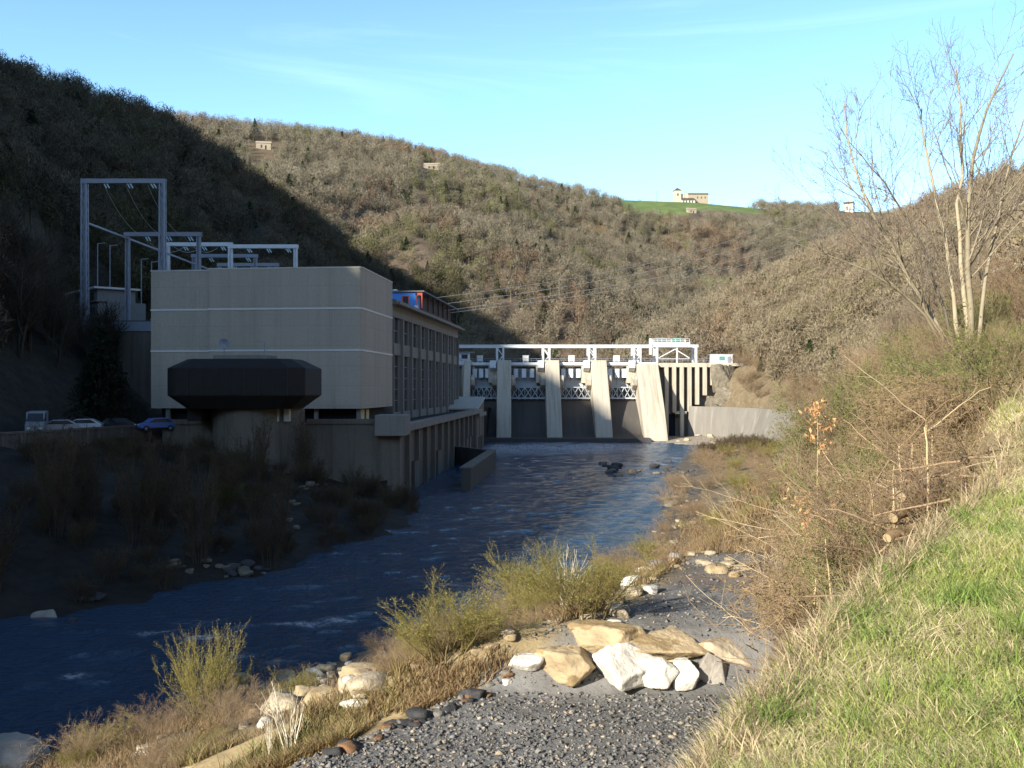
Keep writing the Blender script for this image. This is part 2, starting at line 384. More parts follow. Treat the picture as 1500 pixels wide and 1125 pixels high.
# stepped walls of the river bed need sheet vertices kept under the built walls
n_x, n_y = len(gx), len(gy)
idx = np.arange(n_x * n_y).reshape(n_y, n_x)
F = np.stack([idx[:-1,:-1], idx[:-1,1:], idx[1:,1:], idx[1:,:-1]], -1).reshape(-1, 4)
def ground_color(X, Y, Z):
    n = fbm(X / 14, Y / 14, 51, 4)[..., None]; n2 = fbm(X / 60, Y / 60, 57, 3)[..., None]; n3 = fbm(X / 1.3, Y / 1.3, 59, 3)[..., None]
    C = np.array([.125,.095,.068]) * (1 + 1.2 * n) + np.array([.05,.03,.0]) * np.clip(n2 * 4, 0, 1)
    hz = hillz(X, Y); bz = basez(X, Y)
    xs, xl, xe = ip(Y, XS), ip(Y, XL), ip(Y, XE)
    near = (bz >= hz - .01)
    right = (X > (xs + xl) / 2) & near & (Y < 262)
    def put(mask, col, amt=1.0):
        nonlocal C
        m = np.clip(mask, 0, 1)[..., None] * amt
        C = C * (1 - m) + np.array(col) * (1 + .8 * n3) * m
    put(right * 1.0, (.19,.15,.095))
    s = xe - X
    put(right * sstep(0, -.5, s) * (Y < 24), (.16,.155,.05))                    # grass bank soil
    put(right * sstep(-.3, .3, s) * (Y < 24), (.32,.25,.14))                    # dry grass edge
    # gravel platform
    zg = ip(Y, SHELF); gl = np.where(Y < 18.4, ip(Y, [(0,-9),(13,-4.2),(15,-2.9),(16.9,-1.3),(19.3,.1)]), ip(Y, [(18.4,.6),(21,2.5),(24,3.8),(27,5.2),(30,8)]))
    grav = right * sstep(gl - .3, gl + .4, X + .6 * n3[..., 0]) * (1 - sstep(.4, .9, Z - zg)) * (1 - sstep(26.0, 27.5, Y + 2 * n[..., 0]))
    put(grav, (.18,.176,.17))
    put(grav * (Y > 18.6) * sstep(-.02, .12, n[..., 0] + .4 * n3[..., 0]), (.20,.19,.17), .75)
    put(grav * (Y > 18.6) * np.exp(-((Y - 23.8) / .9) ** 2), (.20,.13,.08), .55)
    put(right * (Y > 226) * (Z < 2.2), (.38,.33,.26))                           # rock shelf below dam
    put(right * (Z < .5) * (Y < 226), (.13,.115,.095))
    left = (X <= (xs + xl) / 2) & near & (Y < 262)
    put(left * 1.0, (.036,.031,.025))  # left bank ground darkened: hill shade put into its colour
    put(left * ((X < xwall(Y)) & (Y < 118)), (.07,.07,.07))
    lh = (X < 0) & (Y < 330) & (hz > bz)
    put(lh * 1.0, (.055,.05,.038))  # left hillside ground: its shade deepened in the colour too
    # meadows on the far ridge
    yr = np.interp(X, [p[0] for p in RB], [p[1] for p in RB]); dd = yr - Y
    mead = meadow(X, Y)
    put(mead, (.14,.19,.06))
    terr = (X > -100) & (X < -48) & (Y > 146) & (Y < 226)
    put(terr * 1.0, (.09,.085,.075))
    return np.clip(C, .004, .9)
def meadow(X, Y):
    """strips of pasture just under the far ridge line"""
    yr = np.interp(X, [p[0] for p in RB], [p[1] for p in RB]); dd = yr - Y
    def band(x0, x1, d0, d1): return sstep(x0 - 5, x0, X) * (1 - sstep(x1, x1 + 5, X)) * sstep(d0 - 3, d0, dd) * (1 - sstep(d1, d1 + 4, dd))
    return np.clip(band(8, 46, 4, 34) + band(58, 208, -14, 50) + band(84, 135, 44, 80) + band(300, 420, -20, 10), 0, 1)
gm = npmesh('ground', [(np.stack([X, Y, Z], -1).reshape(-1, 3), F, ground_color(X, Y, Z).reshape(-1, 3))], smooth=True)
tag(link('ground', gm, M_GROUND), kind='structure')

# river: one sheet with swell, foam strength stored per vertex
def river():
    wx = np.concatenate([np.arange(-130, -50, 2.5), np.arange(-50, 56, .45)]); wy = np.concatenate([np.arange(-70, 20, 3), np.arange(20, 110, .35), np.arange(110, 264, .6)])
    WX, WY = np.meshgrid(wx, wy)
    fl = np.clip((WY - 25) / 30, 0, 1)
    u = WX * .9 + WY * .25; v = WY * .9 - WX * .3
    Zw = .50 * fbm(u / 2.6, v / 1.5, 71, 3) + .42 * fbm(WX / 7, WY / 4.5, 73, 3) + .10 * fbm(u / .9, v / .6, 75, 2)
    foam = np.zeros_like(WX)
    n = fbm(WX / 5, WY / 3.0, 77, 4) + .5 * fbm(WX / 1.3, WY / .9, 79, 3)
    rap = np.exp(-((WY - 214 - .35 * (WX)) / 17) ** 2) * sstep(-8, -3, WX) * (1 - sstep(16, 36, WX))
    foam += rap * np.clip(n * 3.0 + 1.5, 0, 1.6)
    foam += np.exp(-((WY - 172) / 16) ** 2) * sstep(2, 10, WX) * np.clip(n * 4 - .35, 0, 1) * .6
    foam += np.clip((n - .17) * 3.2, 0, .8) * (WY > 30) * (WY < 150) * sstep(-.06, .14, fbm(WX / 17, WY / 13, 83, 2))
    for (px, py, rx, ry) in ((300,932,1.0,.5),(108,992,.4,.35),(648,860,1.2,.35),(665,883,1.0,.3),(410,965,.7,.3),(440,910,1.3,.4),(720,905,1.5,.4),(500,905,.8,.3),(230,925,.9,.3)):
        cx, cy = (px - 750) / FPX * (CZ * FPX / (py - 569)), CZ * FPX / (py - 569)
        foam += np.exp(-(((WX - cx) / rx) ** 2 + ((WY - cy) / ry) ** 2)) * 1.5 * np.clip(.75 + 2.2 * n, 0, 1.3)
    Zw += rap * .35 * n
    nx, ny = len(wx), len(wy); ii = np.arange(nx * ny).reshape(ny, nx)
    Fw = np.stack([ii[:-1,:-1], ii[:-1,1:], ii[1:,1:], ii[1:,:-1]], -1).reshape(-1, 4)
    c = np.repeat(np.clip(foam, 0, 1.6).reshape(-1, 1), 3, 1)
    me = npmesh('river', [(np.stack([WX, WY, Zw], -1).reshape(-1, 3), Fw, c)], smooth=True)
    m, nt, b = newmat('river_water')
    a = nd(nt, 'ShaderNodeAttribute', attribute_name='col'); v = objco(nt)
    fine = noise(nt, 3.5, 6, v, .7)
    k = nd(nt, 'ShaderNodeMath', operation='MULTIPLY'); nt.links.new(a.outputs['Fac'], k.inputs[0]); nt.links.new(ramp(nt, fine, .40, .60), k.inputs[1])
    fm = nd(nt, 'ShaderNodeMath', operation='MINIMUM'); nt.links.new(k.outputs[0], fm.inputs[0]); fm.inputs[1].default_value = 1
    c = mixc(nt, fm.outputs[0], (.045,.110,.205), (.92,.95,1.0))
    nt.links.new(c, b.inputs['Base Color'])
    rr = nd(nt, 'ShaderNodeMapRange'); nt.links.new(fm.outputs[0], rr.inputs[0]); rr.inputs[3].default_value = .12; rr.inputs[4].default_value = .8
    nt.links.new(rr.outputs[0], b.inputs['Roughness'])
    b.inputs['IOR'].default_value = 1.33
    wv = objco(nt, (1.0, 1.5, 1.0)); w1 = noise(nt, 1.6, 6, wv, .65)
    bump(nt, b, w1, 1.3, 1.0)
    tag(link('river', me, m), kind='structure')
river()

# ------------------------------------------------------------------ power station
RZ = -R(5.3)
def block():
    # origin: front right corner at deck level; local x to the right, y away, z up
    t = tag(empty('power_station_block', (-19.3, 128, 8.0), RZ), 'windowless grey clad power station block with two thin white bands', 'building')
    def rounded(x0, x1, y0, y1, rr):
        P = [(x0, y0)]
        for k in range(7): q = -math.pi/2 + math.pi/2*k/6; P.append((x1 - rr + rr*math.cos(q), y0 + rr + rr*math.sin(q)))
        return P + [(x1, y1), (x0, y1)]
    b = MB().prism(rounded(-20.3, 0, 0, 18.6, .7), 2.2, 20.3).prism([(-28.3,.4),(-20.3,.4),(-20.3,18.6),(-28.3,18.6)], 2.203, 20.15)
    b.build('wall', M_CLAD, t)
    cap = MB().prism(rounded(-20.36, .06, -.06, 18.6, .75), 20.3, 20.48).prism([(-28.36,.34),(-20.36,.34),(-20.36,18.6),(-28.36,18.6)], 20.15, 20.33)
    cap.build('coping', plain('pale_coping', (.62,.60,.55), .8), t)
    for z in (15.02, 9.62):
        m = MB()
        m.prism(rounded(-20.36, .07, -.07, 18.55, .77), z, z + .2).prism([(-28.36,.33),(-20.36,.33),(-20.36,18.5),(-28.36,18.5)], z - .03, z + .17)
        m.build('white_band', M_WHITE, t)
    MB().box(-27.6, -1.0, 2.2, 18.0, 0, 2.2).build('ground_floor', M_DARK, t)
    for x in (-26.5, -19.5, -13, -6.5, -.9):
        MB().box(x, x + .5, .8, 1.3, 0, 2.2).build('column', M_HALLW, t)
    MB().box(-.98, -.9, 2.6, 5.2, .3, 2.0).box(-.96, -.86, 6.0, 7.6, .3, 2.0).build('yellow_shutter', plain('cream_shutter', (.75,.66,.38), .7), t)
    MB().cyl((-7.7, .0, 3.3), (-7.7, -.35, 3.3), .12).build('wall_vent', M_DARK, t)
block()

def control_room():
    t = tag(empty('control_room', (-29.4, 110.2, 8.0), RZ), 'dark octagonal cantilevered control room on a rounded concrete pedestal', 'building')
    def ring(w, d, c): return [(-w+c,-d),(w-c,-d),(w,-d+c),(w,d-c),(w-c,d),(-w+c,d),(-w,d-c),(-w,-d+c)]
    lv = [(2.6, ring(5.9,3.2,1.0)), (2.75, ring(6.0,3.3,1.0)), (4.05, ring(7.65,4.6,1.5)), (7.0, ring(7.65,4.6,1.5)), (8.0, ring(5.7,3.2,1.0))]
    vs = [(x, y, z) for z, r_ in lv for x, y in r_]; fs = [tuple(range(7,-1,-1)), tuple(range(32,40))]
    for k in range(4):
        for i in range(8): fs.append((8*k+i, 8*k+(i+1)%8, 8*k+8+(i+1)%8, 8*k+8+i))
    MB().raw(vs, fs).build('shell', M_DARKCLAD, t, bevel=.06)
    # ribs that divide the dark shell into panels
    rb = MB()
    for k in range(9):
        x = -6.2 + 12.4 * k / 8; rb.bar((x, -4.63, 4.05), (x, -4.63, 7.0), .07)
    rb.build('cladding_rib', plain('rib_metal', (.035,.032,.03), .6), t)
    MB().box(-2.9, 3.0, -2.2, 1.6, 8.0, 8.42).build('roof_plinth', M_HALLW, t)
    MB().box(3.6, 4.1, -1.2, -.7, 1.2, 2.55).box(4.6, 5.2, -1.0, -.4, 1.2, 2.55).build('support_post', M_PALEW, t)
    MB().box(-6.2, -4.6, -1.2, 1.5, 1.2, 2.6).build('entrance_lobby', M_DARK, t)
    MB().box(-7.2, -6.3, .5, 1.6, 2.7, 3.6).build('white_fitting', M_WHITE, t)
    d = tag(empty('satellite_dish', (-31.7, 109.6, 16.42)), 'small round grey satellite dish on a mast above the dark control room', 'antenna')
    m = MB(); n = 14
    vs = [(0, .12, 1.35)] + [(.55*math.cos(2*math.pi*i/n), -.02, 1.35+.55*math.sin(2*math.pi*i/n)) for i in range(n)]
    m.raw(vs, [(0, i+1, (i+1)%n+1) for i in range(n)]).raw([(0, .2, 1.35)] + [(.55*math.cos(2*math.pi*i/n), .02, 1.35+.55*math.sin(2*math.pi*i/n)) for i in range(n)], [(0, (i+1)%n+1, i+1) for i in range(n)])
    m.build('reflector', M_GALV, d); MB().cyl((0,.15,0),(0,.15,1.4),.05).build('mast', M_GALV, d)
    l = tag(empty('roof_lamp', (-27.2, 109.6, 16.42)), 'thin lamp post with a short arm on the control room roof', 'lamp')
    MB().cyl((0,0,0),(0,0,1.55),.05).build('post', M_GALV, l); MB().bar((0,0,1.52),(-.6,0,1.58),.05).box(-.85,-.45,-.08,.08,1.52,1.62).build('lamp_head', M_GALV, l)
control_room()

def quay():
    t = tag(empty('quay_wall', (-12.7, 118, 0)), 'tall stained concrete quay wall with rounded bay under the power station', 'wall')
    # front wall facing the camera: local coords = world minus origin
    def L(x, y): return (x + 12.7, y - 118)
    fr = MB(); 
    fr.prism([L(-39.5,112.6), L(-12.9,114.6), L(-12.9,117.4), L(-39.5,117.4)], -2, 8.75)
    fr.build('front_wall', M_QUAY, t)
    bay = MB(); P = []
    for k in range(17):
        q = math.pi + math.pi * k / 16; P.append(L(-28.6 + 5.1 * math.cos(q), 113.0 + 5.4 * math.sin(q)))
    bay.prism(P, -2, 10.55); bay.build('rounded_bay', M_QUAY, t)
    cp = MB().prism([L(-39.6,112.4), L(-33.9,112.85), L(-33.9,113.4), L(-39.6,113.0)], 8.75, 9.3).prism([L(-23.4,113.6), L(-12.8,114.4), L(-12.8,115.0), L(-23.4,114.2)], 8.75, 9.3)
    cp.build('parapet', M_QUAY, t)
    MB().box(*(L(-15.6,0)[0], L(-12.1,0)[0]), 113.2-118, 118.6-118, 7.4, 9.75).build('balcony', M_HALLW, t, bevel=.04)
    # side wall along the tailrace, x = -13.2 + .066*(y-118)
    def X(y): return -13.2 + .066 * (y - 118)
    def seg(m, y0, y1, d0, d1, z0, z1): m.prism([L(X(y0)+d0, y0), L(X(y0)+d1, y0), L(X(y1)+d1, y1), L(X(y1)+d0, y1)], z0, z1)
    slots = [127, 138, 148.6, 159.5, 187, 192.5, 198, 203.5]
    u = MB(); seg(u, 117.4, 218, -1.4, 0, 3.55, 8.3); u.build('side_wall', M_QUAY, t)
    lw = MB(); ys = [117.4]
    for s in slots: ys += [s - 1.3, s + 1.3]
    ys += [218]
    for a, b in zip(ys[::2], ys[1::2]): seg(lw, a, b, -1.4, -.003, -2.2, 3.55)
    seg(lw, 117.4, 218, -3.2, -1.4, -2.2, 8.0); lw.build('tailrace_wall', M_QUAY, t)
    for k in range(14):
        y = 121.5 + 7.2 * k
        if y < 216:
            b = MB(); seg(b, y - .45, y + .45, 0, .55, 3.56 if any(abs(y - s) < 1.8 for s in slots) else -2.2, 7.7); b.build('buttress', M_QUAY, t)
    lg = MB(); seg(lg, 117.6, 210, -.6, .95, 7.72, 8.55); lg.build('ledge', M_HALLW, t)
quay()

def end_house():
    t = tag(empty('gate_house', (-9.0, 210, 8.0), -R(3.8)), 'low concrete block with a sloping roof at the end of the turbine hall', 'building')
    MB().prismx([(-7,-10),(8,-10),(8,2.6),(-7,.4)], -3.4, 2.35).build('wall', M_QUAY, t)
    MB().prismx([(-7.3,.5),(8.2,2.7),(8.2,3.0),(-7.3,.8)], -3.7, 2.6).build('roof', M_PALEW, t)
    MB().box(2.36, 2.9, -7, 8, -1.0, -.2).build('ledge', M_HALLW, t)
    for y in (-4, -1, 2, 5): MB().box(2.3, 2.40, y, y + 1.5, -9.5, -5.2).build('culvert_mouth', M_DARK, t)
end_house()

def guide_wall():
    t = tag(empty('guide_wall', (-5.8, 125, 0)), 'low dark concrete guide wall bent into a hook in the tailrace', 'wall')
    P = [(-10.4,172.5),(-3.2,160),(-5.8,125)]
    m = MB()
    def w(a, b, th, z0, z1):
        a = Vector((a[0]+5.8, a[1]-125, 0)); b = Vector((b[0]+5.8, b[1]-125, 0)); d = (b-a).normalized(); n = Vector((-d.y, d.x, 0))*th/2
        m.prism([tuple((a-n)[:2]), tuple((b-n)[:2]), tuple((b+n)[:2]), tuple((a+n)[:2])], z0, z1)
    w(P[0], P[1], 1.1, -2, 2.9); w(P[1], P[2], 1.2, -2, 2.75)
    m.build('wall', concrete('wet_dark_concrete', (.10,.095,.085), (.03,.03,.03), .7), t, bevel=.03)
    c = MB(); a=(P[1][0]+5.8,P[1][1]-125); b=(0,0)
    c.prism([(b[0]-.75,b[1]-.1),(b[0]+.75,b[1]-.1),(a[0]+.75,a[1]),(a[0]-.75,a[1])], 2.753, 2.95); c.build('coping', M_QUAY, t)
guide_wall()

def hall():
    t = tag(empty('turbine_hall', (-18.0, 148.6, 8.0), RZ), 'long grey turbine hall with tall windows between slim pilasters', 'building')
    Ln, N = 67.0, 9; p = Ln / N; top = 17.3
    MB().box(-26, -.7, 0, Ln, 0, top).build('wall', M_HALLW, t)
    MB().box(-.7, .12, -.2, Ln + .2, top - 1.7, top).build('frieze', M_HALLW, t)
    MB().box(-26.6, 1.5, -.8, Ln + 1.0, top, top + .35).box(-26.4, .9, -.5, Ln + .7, top + .35, top + .75).build('roof', M_HALLW, t)
    MB().box(-.7, .05, 0, Ln, 0, 1.2).build('plinth', M_HALLW, t)
    for k in range(N + 1):
        y = k * p; MB().box(-.7, .38, max(0, y - .42), min(Ln, y + .42), .02, top - 1.72).build('pilaster', M_HALLW, t)
    for k in range(N):
        y0, y1 = k * p + .42, (k + 1) * p - .42
        MB().box(-.7, -.02, y0, y1, 9.9, 11.7).build('spandrel', M_HALLW, t)
        for z0, z1 in ((1.2, 9.9), (11.7, top - 1.7)):
            w = MB().box(-.69, -.42, y0 + .9, y1 - .9, z0, z1).build('window', M_WINDOW, t)
            f = MB()
            f.box(-.69, -.2, y0, y0 + .9, z0, z1).box(-.69, -.2, y1 - .9, y1, z0, z1)
            q = max(2, round((z1 - z0) / 1.9))
            for j in range(1, q): f.box(-.42, -.34, y0 + .9, y1 - .9, z0 + (z1 - z0) * j / q - .06, z0 + (z1 - z0) * j / q + .06)
            f.box(-.42, -.33, (y0 + y1) / 2 - .06, (y0 + y1) / 2 + .06, z0, z1)
            f.build('window_frame', M_HALLW, w)
    b = tag(empty('roof_cabin', (-15.2, 165, 26.05), RZ), 'bright blue rooftop cabin with orange window frame and porch', 'cabin')
    MB().box(-9, -.8, 0, 4.2, 0, 2.7).build('blue_wall', M_BLUE, b)
    wn = MB().box(-2.9, -2.0, -.06, .02, .55, 2.0).build('window', M_WINDOW, b)
    MB().box(-3.05,-2.9,-.09,.02,.4,2.15).box(-2.0,-1.85,-.09,.02,.4,2.15).box(-2.9,-2.0,-.09,.02,2.0,2.15).box(-2.9,-2.0,-.09,.02,.4,.55).build('window_frame', M_ORANGE, wn)
    MB().box(-9.3, .7, -.35, 39.5, 2.7, 2.95).build('roof', plain('grey_roof_felt', (.20,.20,.21), .9), b)
    MB().box(-8.8, -.6, 4.2, 39, 0, 2.7).build('long_wing', plain('dark_wing_panel', (.06,.045,.04), .8), b)
    MB().box(.15,.38,-.1,.12,0,2.7).box(-.5,.15,-.1,.10,2.15,2.69).box(-.78,-.62,-.05,.12,0,2.15).build('porch_frame', M_ORANGE, b)
    for k in range(7): MB().box(.1,.35, 6 + 5.3*k, 6.3 + 5.3*k, 0, 2.7).build('porch_column', plain('dark_wing_panel', (.06,.045,.04), .8), b)
    m = MB(); n = 10
    vs = [(-4.6+.6*math.cos(2*math.pi*i/n)*c, 1.8+.6*math.sin(2*math.pi*i/n)*c, 2.95+h_) for c,h_ in ((1,0),(.85,.25),(.5,.42)) for i in range(n)] + [(-4.6,1.8,3.42)]
    fs = [(10*k+i, 10*k+(i+1)%n, 10*k+10+(i+1)%n, 10*k+10+i) for k in range(2) for i in range(n)] + [(20+i, 20+(i+1)%n, 30) for i in range(n)]
    m.raw(vs, fs).build('roof_dome', M_WHITE, b)
    MB().box(-.9,-.3,-.4,-.1,0,.5).build('roof_box', M_STEELW, b)
hall()

# ------------------------------------------------------------------ dam
def dam():
    t = tag(empty('dam', (0, 258, 0)), 'pale concrete gravity dam with four radial spillway gates', 'dam')
    def PX(m, poly, x0, x1): return m.prismx([(y - 258, z) for y, z in poly], x0, x1)
    nose = [(238.5,-2),(245,6.5),(257,20.1),(283,20.1),(283,-2)]
    piers = [(-3.8,-.2),(8.5,12.2),(20.3,24.4)]
    for x0, x1 in piers:
        p = PX(MB(), nose, x0, x1).build('pier', M_DAM, t, bevel=.12)
    PX(MB(), [(238,-2),(245.5,8),(256.4,19.1),(283,19.1),(283,-2)], 32.0, 37.6).build('abutment', M_DAM, t, bevel=.1)
    PX(MB(), nose, -12.2, -10.6).build('pier', M_DAM, t)
    for k in range(5):      # ribbed wall left of the spillway
        MB().box(-20.5 + 1.9*k, -19.5 + 1.9*k, .2, 1.8, 3, 19.1).build('rib', M_DAM, t)
    MB().box(-24, -12.2, 1.8, 8, -2, 19.1).build('left_wall', M_DAM, t)
    # shoulders beside each pier that carry the deck
    for x1 in (-3.8, 8.5, 20.3, 32.0):
        PX(MB(), [(258.2,14.2),(258.2,18.58),(263,18.58),(263,14.2)], x1 - 2.3, x1 + .01).build('shoulder', M_DAM, t)
    bays = [(-10.6,-3.8),(-.2,8.5),(12.2,20.3),(24.4,32.0)]
    sill = [(241,-2),(241,.6),(245,1.6),(250.5,5.6),(256.5,9.2),(258.6,9.9),(275,9.9),(275,-2)]
    for i, (a, b) in enumerate(bays):
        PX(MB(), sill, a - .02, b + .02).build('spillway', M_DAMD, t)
        g_ = MB(); n = 12
        arc = []
        for k in range(n + 1):
            z = 9.92 + (18.0 - 9.92) * k / n; arc.append((253.5 + math.sqrt(7.5**2 - (z - 14.9)**2), z))
        g_.prismx([(y - 258, z) for y, z in arc] + [(y - 258 + .35, z) for y, z in arc[::-1]], a + .05, b - .05)
        gt = g_.build('radial_gate', M_GATE, t)
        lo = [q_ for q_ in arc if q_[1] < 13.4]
        MB().prismx([(y - 258 - .03, z) for y, z in lo] + [(y - 258 - .005, z) for y, z in lo[::-1]], a + .06, b - .06).build('shade_skirt', plain('shade_dark_steel', (.07,.07,.068), .6, .3), gt)  # darker lower gate skin: shade behind the truss put into its colour
        rb = MB(); w = b - a
        for k in range(6):
            x = a + .4 + (w - .8) * k / 5
            for (y0, z0), (y1, z1) in zip(arc[:-1], arc[1:]): rb.bar((x, y0 - 258 - .12, z0), (x, y1 - 258 - .12, z1), .16, .22)
        rb.build('gate_rib', M_GATE, gt)
        tr = MB(); yy = -1.2; z0, z1 = 10.3, 13.1; q = 5
        tr.bar((a, yy, z0), (b, yy, z0), .34).bar((a, yy, z1), (b, yy, z1), .26)
        for k in range(q):
            xa, xb = a + w*k/q, a + w*(k+1)/q
            tr.bar((xa, yy, z0), (xb, yy, z1), .17).bar((xa, yy, z1), (xb, yy, z0), .17)
        tr.build('truss', plain('truss_steel', (.50,.53,.56), .6), gt)
        for sx in (a + .55, b - .55):
            MB().bar((sx, -3.4, 14.9), (sx, 1.2, 10.6), .5, .6).bar((sx, -3.4, 14.9), (sx, 2.6, 15.9), .4, .5).build('gate_arm', M_GATE, gt)
        for sx0, sx1 in ((a, a + 1.1), (b - 1.3, b)):
            PX(MB(), [(254.0,13.6),(253.6,15.2),(254.6,16.2),(258.5,15.4),(260,14.0),(256,12.6)], sx0, sx1).build('trunnion_block', M_DAM, t, bevel=.15)
        hz = MB()
        for k in range(4):
            x = a + w * (.14 + .24 * k); hz.box(x - .55, x + .55, .5, 2.0, 15.6, 17.9)
        hz.build('hoist_bracket', M_STEELW, gt)
        PX(MB(), [(256.0,18.1),(256.0,20.0),(258.0,20.0),(258.0,17.2)], b - 1.9, b - .3).build('access_platform', M_STEELW, t)
    MB().prism([(1.6,-8.5),(6.7,-8.5),(6.7,-2.4),(1.6,-2.4)], -2, .3).build('flume_floor', M_DAMD, t)
    MB().box(-24, 62, .4, 8.6, 18.6, 19.4).build('deck', M_DAM, t)
    MB().box(-24, 37.7, .12, .4, 18.9, 19.55).build('deck_edge', M_STEELW, t)
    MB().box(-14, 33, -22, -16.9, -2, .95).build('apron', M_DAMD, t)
    # right wall with its row of fins
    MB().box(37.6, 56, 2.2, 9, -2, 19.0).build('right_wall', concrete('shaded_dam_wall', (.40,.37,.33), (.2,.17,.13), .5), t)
    for k, z0 in enumerate((-1, 6.6, -1, 6.8, 8.6, 11.0, 13.6, 15.6)):
        x = 39.4 + 1.98 * k
        MB().box(x, x + .95, -1.3, 2.2, z0, 18.55).build('fin', M_DAM, t, bevel=.06)
    MB().box(37.4, 56, -.6, 2.4, 18.3, 19.1).build('cap_beam', M_DAM, t)
    MB().box(42.0, 45.0, -1.0, 2.19, 6.2, 6.9).build('lintel', M_DAM, t)
    MB().box(40.4, 42.6, 2.1, 2.3, 0, 6.2).build('doorway', M_DARK, t)
    return t
dam()

def runway():
    t = tag(empty('crane_runway', (0, 258.6, 19.4)), 'long white steel crane runway on lattice trestles along the dam crest', 'gantry')
    for y in (0, 5.2):
        MB().box(-16.2, 48.3, y - .3, y + .3, 4.22, 4.62).box(-16.2, 48.3, y - .42, y + .42, 4.62, 4.76).box(-16.2, 48.3, y - .42, y + .42, 4.1, 4.22).build('beam', M_STEELW, t)
    for x in (-4.1, 7.9, 19.8, 31.5):
        for y in (0, 5.2):
            m = MB()
            m.box(x - .05, x + .42, y - .25, y + .25, -.8, 4.1).box(x + 1.6, x + 2.05, y - .25, y + .25, -.8, 4.1)
            m.bar((x + .3, y, 0), (x + 1.7, y, 2.0), .16).bar((x + 1.7, y, 2.0), (x + .3, y, 3.9), .16)
            m.build('trestle', M_STEELW, t)
    for y in (0, 5.2): MB().box(-15.6, -15.2, y - .2, y + .2, 0, 4.1).build('end_post', M_STEELW, t)
    for x in (37.6, 47.7):
        for y in (0, 5.2): MB().box(x - .3, x + .3, y - .3, y + .3, 0, 4.1).build('portal_leg', M_STEELW, t)
    MB().bar((38,0,1.3),(42.3,0,3.6),.24).bar((42.3,0,3.6),(46,0,1.3),.24).bar((38,0,1.1),(46,0,1.1),.2).build('bracing', M_STEELW, t)
    MB().box(42.6,43.0,-.15,.15,0,4.1).build('middle_post', M_STEELW, t)
    c = tag(empty('travelling_crane', (41.5, 258.6, 24.16)), 'white travelling crane with railings and winches on the runway end', 'crane')
    MB().box(-5.2, 4.6, -.5, 5.7, .05, .55).build('platform', M_STEELW, c)
    rl = MB()
    for k in range(9):
        x = -5.1 + 9.6*k/8
        for y in (-.45, 5.65): rl.bar((x, y, .55), (x, y, 1.5), .09)
    for y in (-.45, 5.65): rl.bar((-5.1, y, 1.5), (4.5, y, 1.5), .09).bar((-5.1, y, 1.05), (4.5, y, 1.05), .07)
    rl.build('railing', M_STEELW, c)
    MB().box(-3.8, -1.0, 1.0, 3.4, .55, 1.9).build('winch', plain('winch_grey', (.18,.2,.2), .6), c, bevel=.15, seg=2)
    MB().box(.6, 2.6, 1.0, 3.2, .55, 1.8).build('winch', plain('winch_green', (.05,.28,.20), .5), c, bevel=.2, seg=2)
    MB().box(-5.9,-5.3,-.6,.4,-2.6,1.6).build('ladder_cage', M_STEELW, c)
    r = tag(empty('guard_rail', (0, 258.2, 19.55)), 'thin grey guard rail along the dam crest roadway', 'railing')
    for k in range(60): MB().box(-23 + k*1.4, -22.94 + k*1.4, -.03, .03, 0, 1.0).build('post', M_GALV, r)
    MB().box(-23, 60, -.03, .03, .95, 1.02).box(-23, 60, -.02, .02, .5, .55).build('rail', M_GALV, r)
    cab = [(703,'grey hoist cabinet beside the white hut on the dam crest'),(770,'white hoist cabinet above the second spillway gate from the turbine hall'),(837,'white hoist cabinet above the third spillway gate from the turbine hall'),(903,'white hoist cabinet above the spillway gate nearest the finned wall')]
    for px, lab in cab:
        x = (px - 750) / FPX * 262
        o = tag(empty('hoist_cabinet', (x, 262, 19.4)), lab, 'cabinet', 'hoist cabinets on the dam crest')
        MB().box(-.8, .8, -.6, .6, .5, 2.0).box(-.7,-.5,-.5,.5,0,.5).box(.5,.7,-.5,.5,0,.5).build('cabinet_body', M_WHITE, o, bevel=.05)
        MB().box(-.9, .9, -.7, .7, 2.0, 2.1).build('lid', M_STEELW, o)
    h = tag(empty('crest_hut', (-13.4, 260, 19.4)), 'small grey hut with flat overhanging roof at the dam end', 'hut')
    MB().box(-2.6, 2.4, -1.5, 1.5, 0, 2.7).build('wall', M_STEELW, h); MB().box(-2.9, 3.6, -2.2, 2.0, 2.7, 2.9).build('roof', M_GALV, h)
    MB().box(.3, 1.9, -1.56, -1.48, 1.1, 2.2).build('window', M_WINDOW, h)
    h = tag(empty('site_cabin', (54.8, 262, 19.3)), 'white cabin with a teal window right of the dam', 'cabin')
    MB().box(-2.7, 2.9, -1.3, 1.4, .05, 2.3).build('wall', M_WHITE, h); MB().box(-2.9, 3.1, -1.5, 1.6, 2.3, 2.45).build('roof', M_STEELW, h)
    MB().box(-.6, .9, -1.36, -1.28, .8, 1.9).build('window', plain('teal_glass', (.10,.30,.30), .3), h); MB().box(1.5, 2.5, -1.36, -1.28, .1, 1.9).build('door', M_GALV, h)
    MB().box(-2.6,-1.4,-1.2,1.2,-1.5,.05).box(1.4,2.6,-1.2,1.2,-1.5,.05).build('footing', M_DAM, h)
runway()

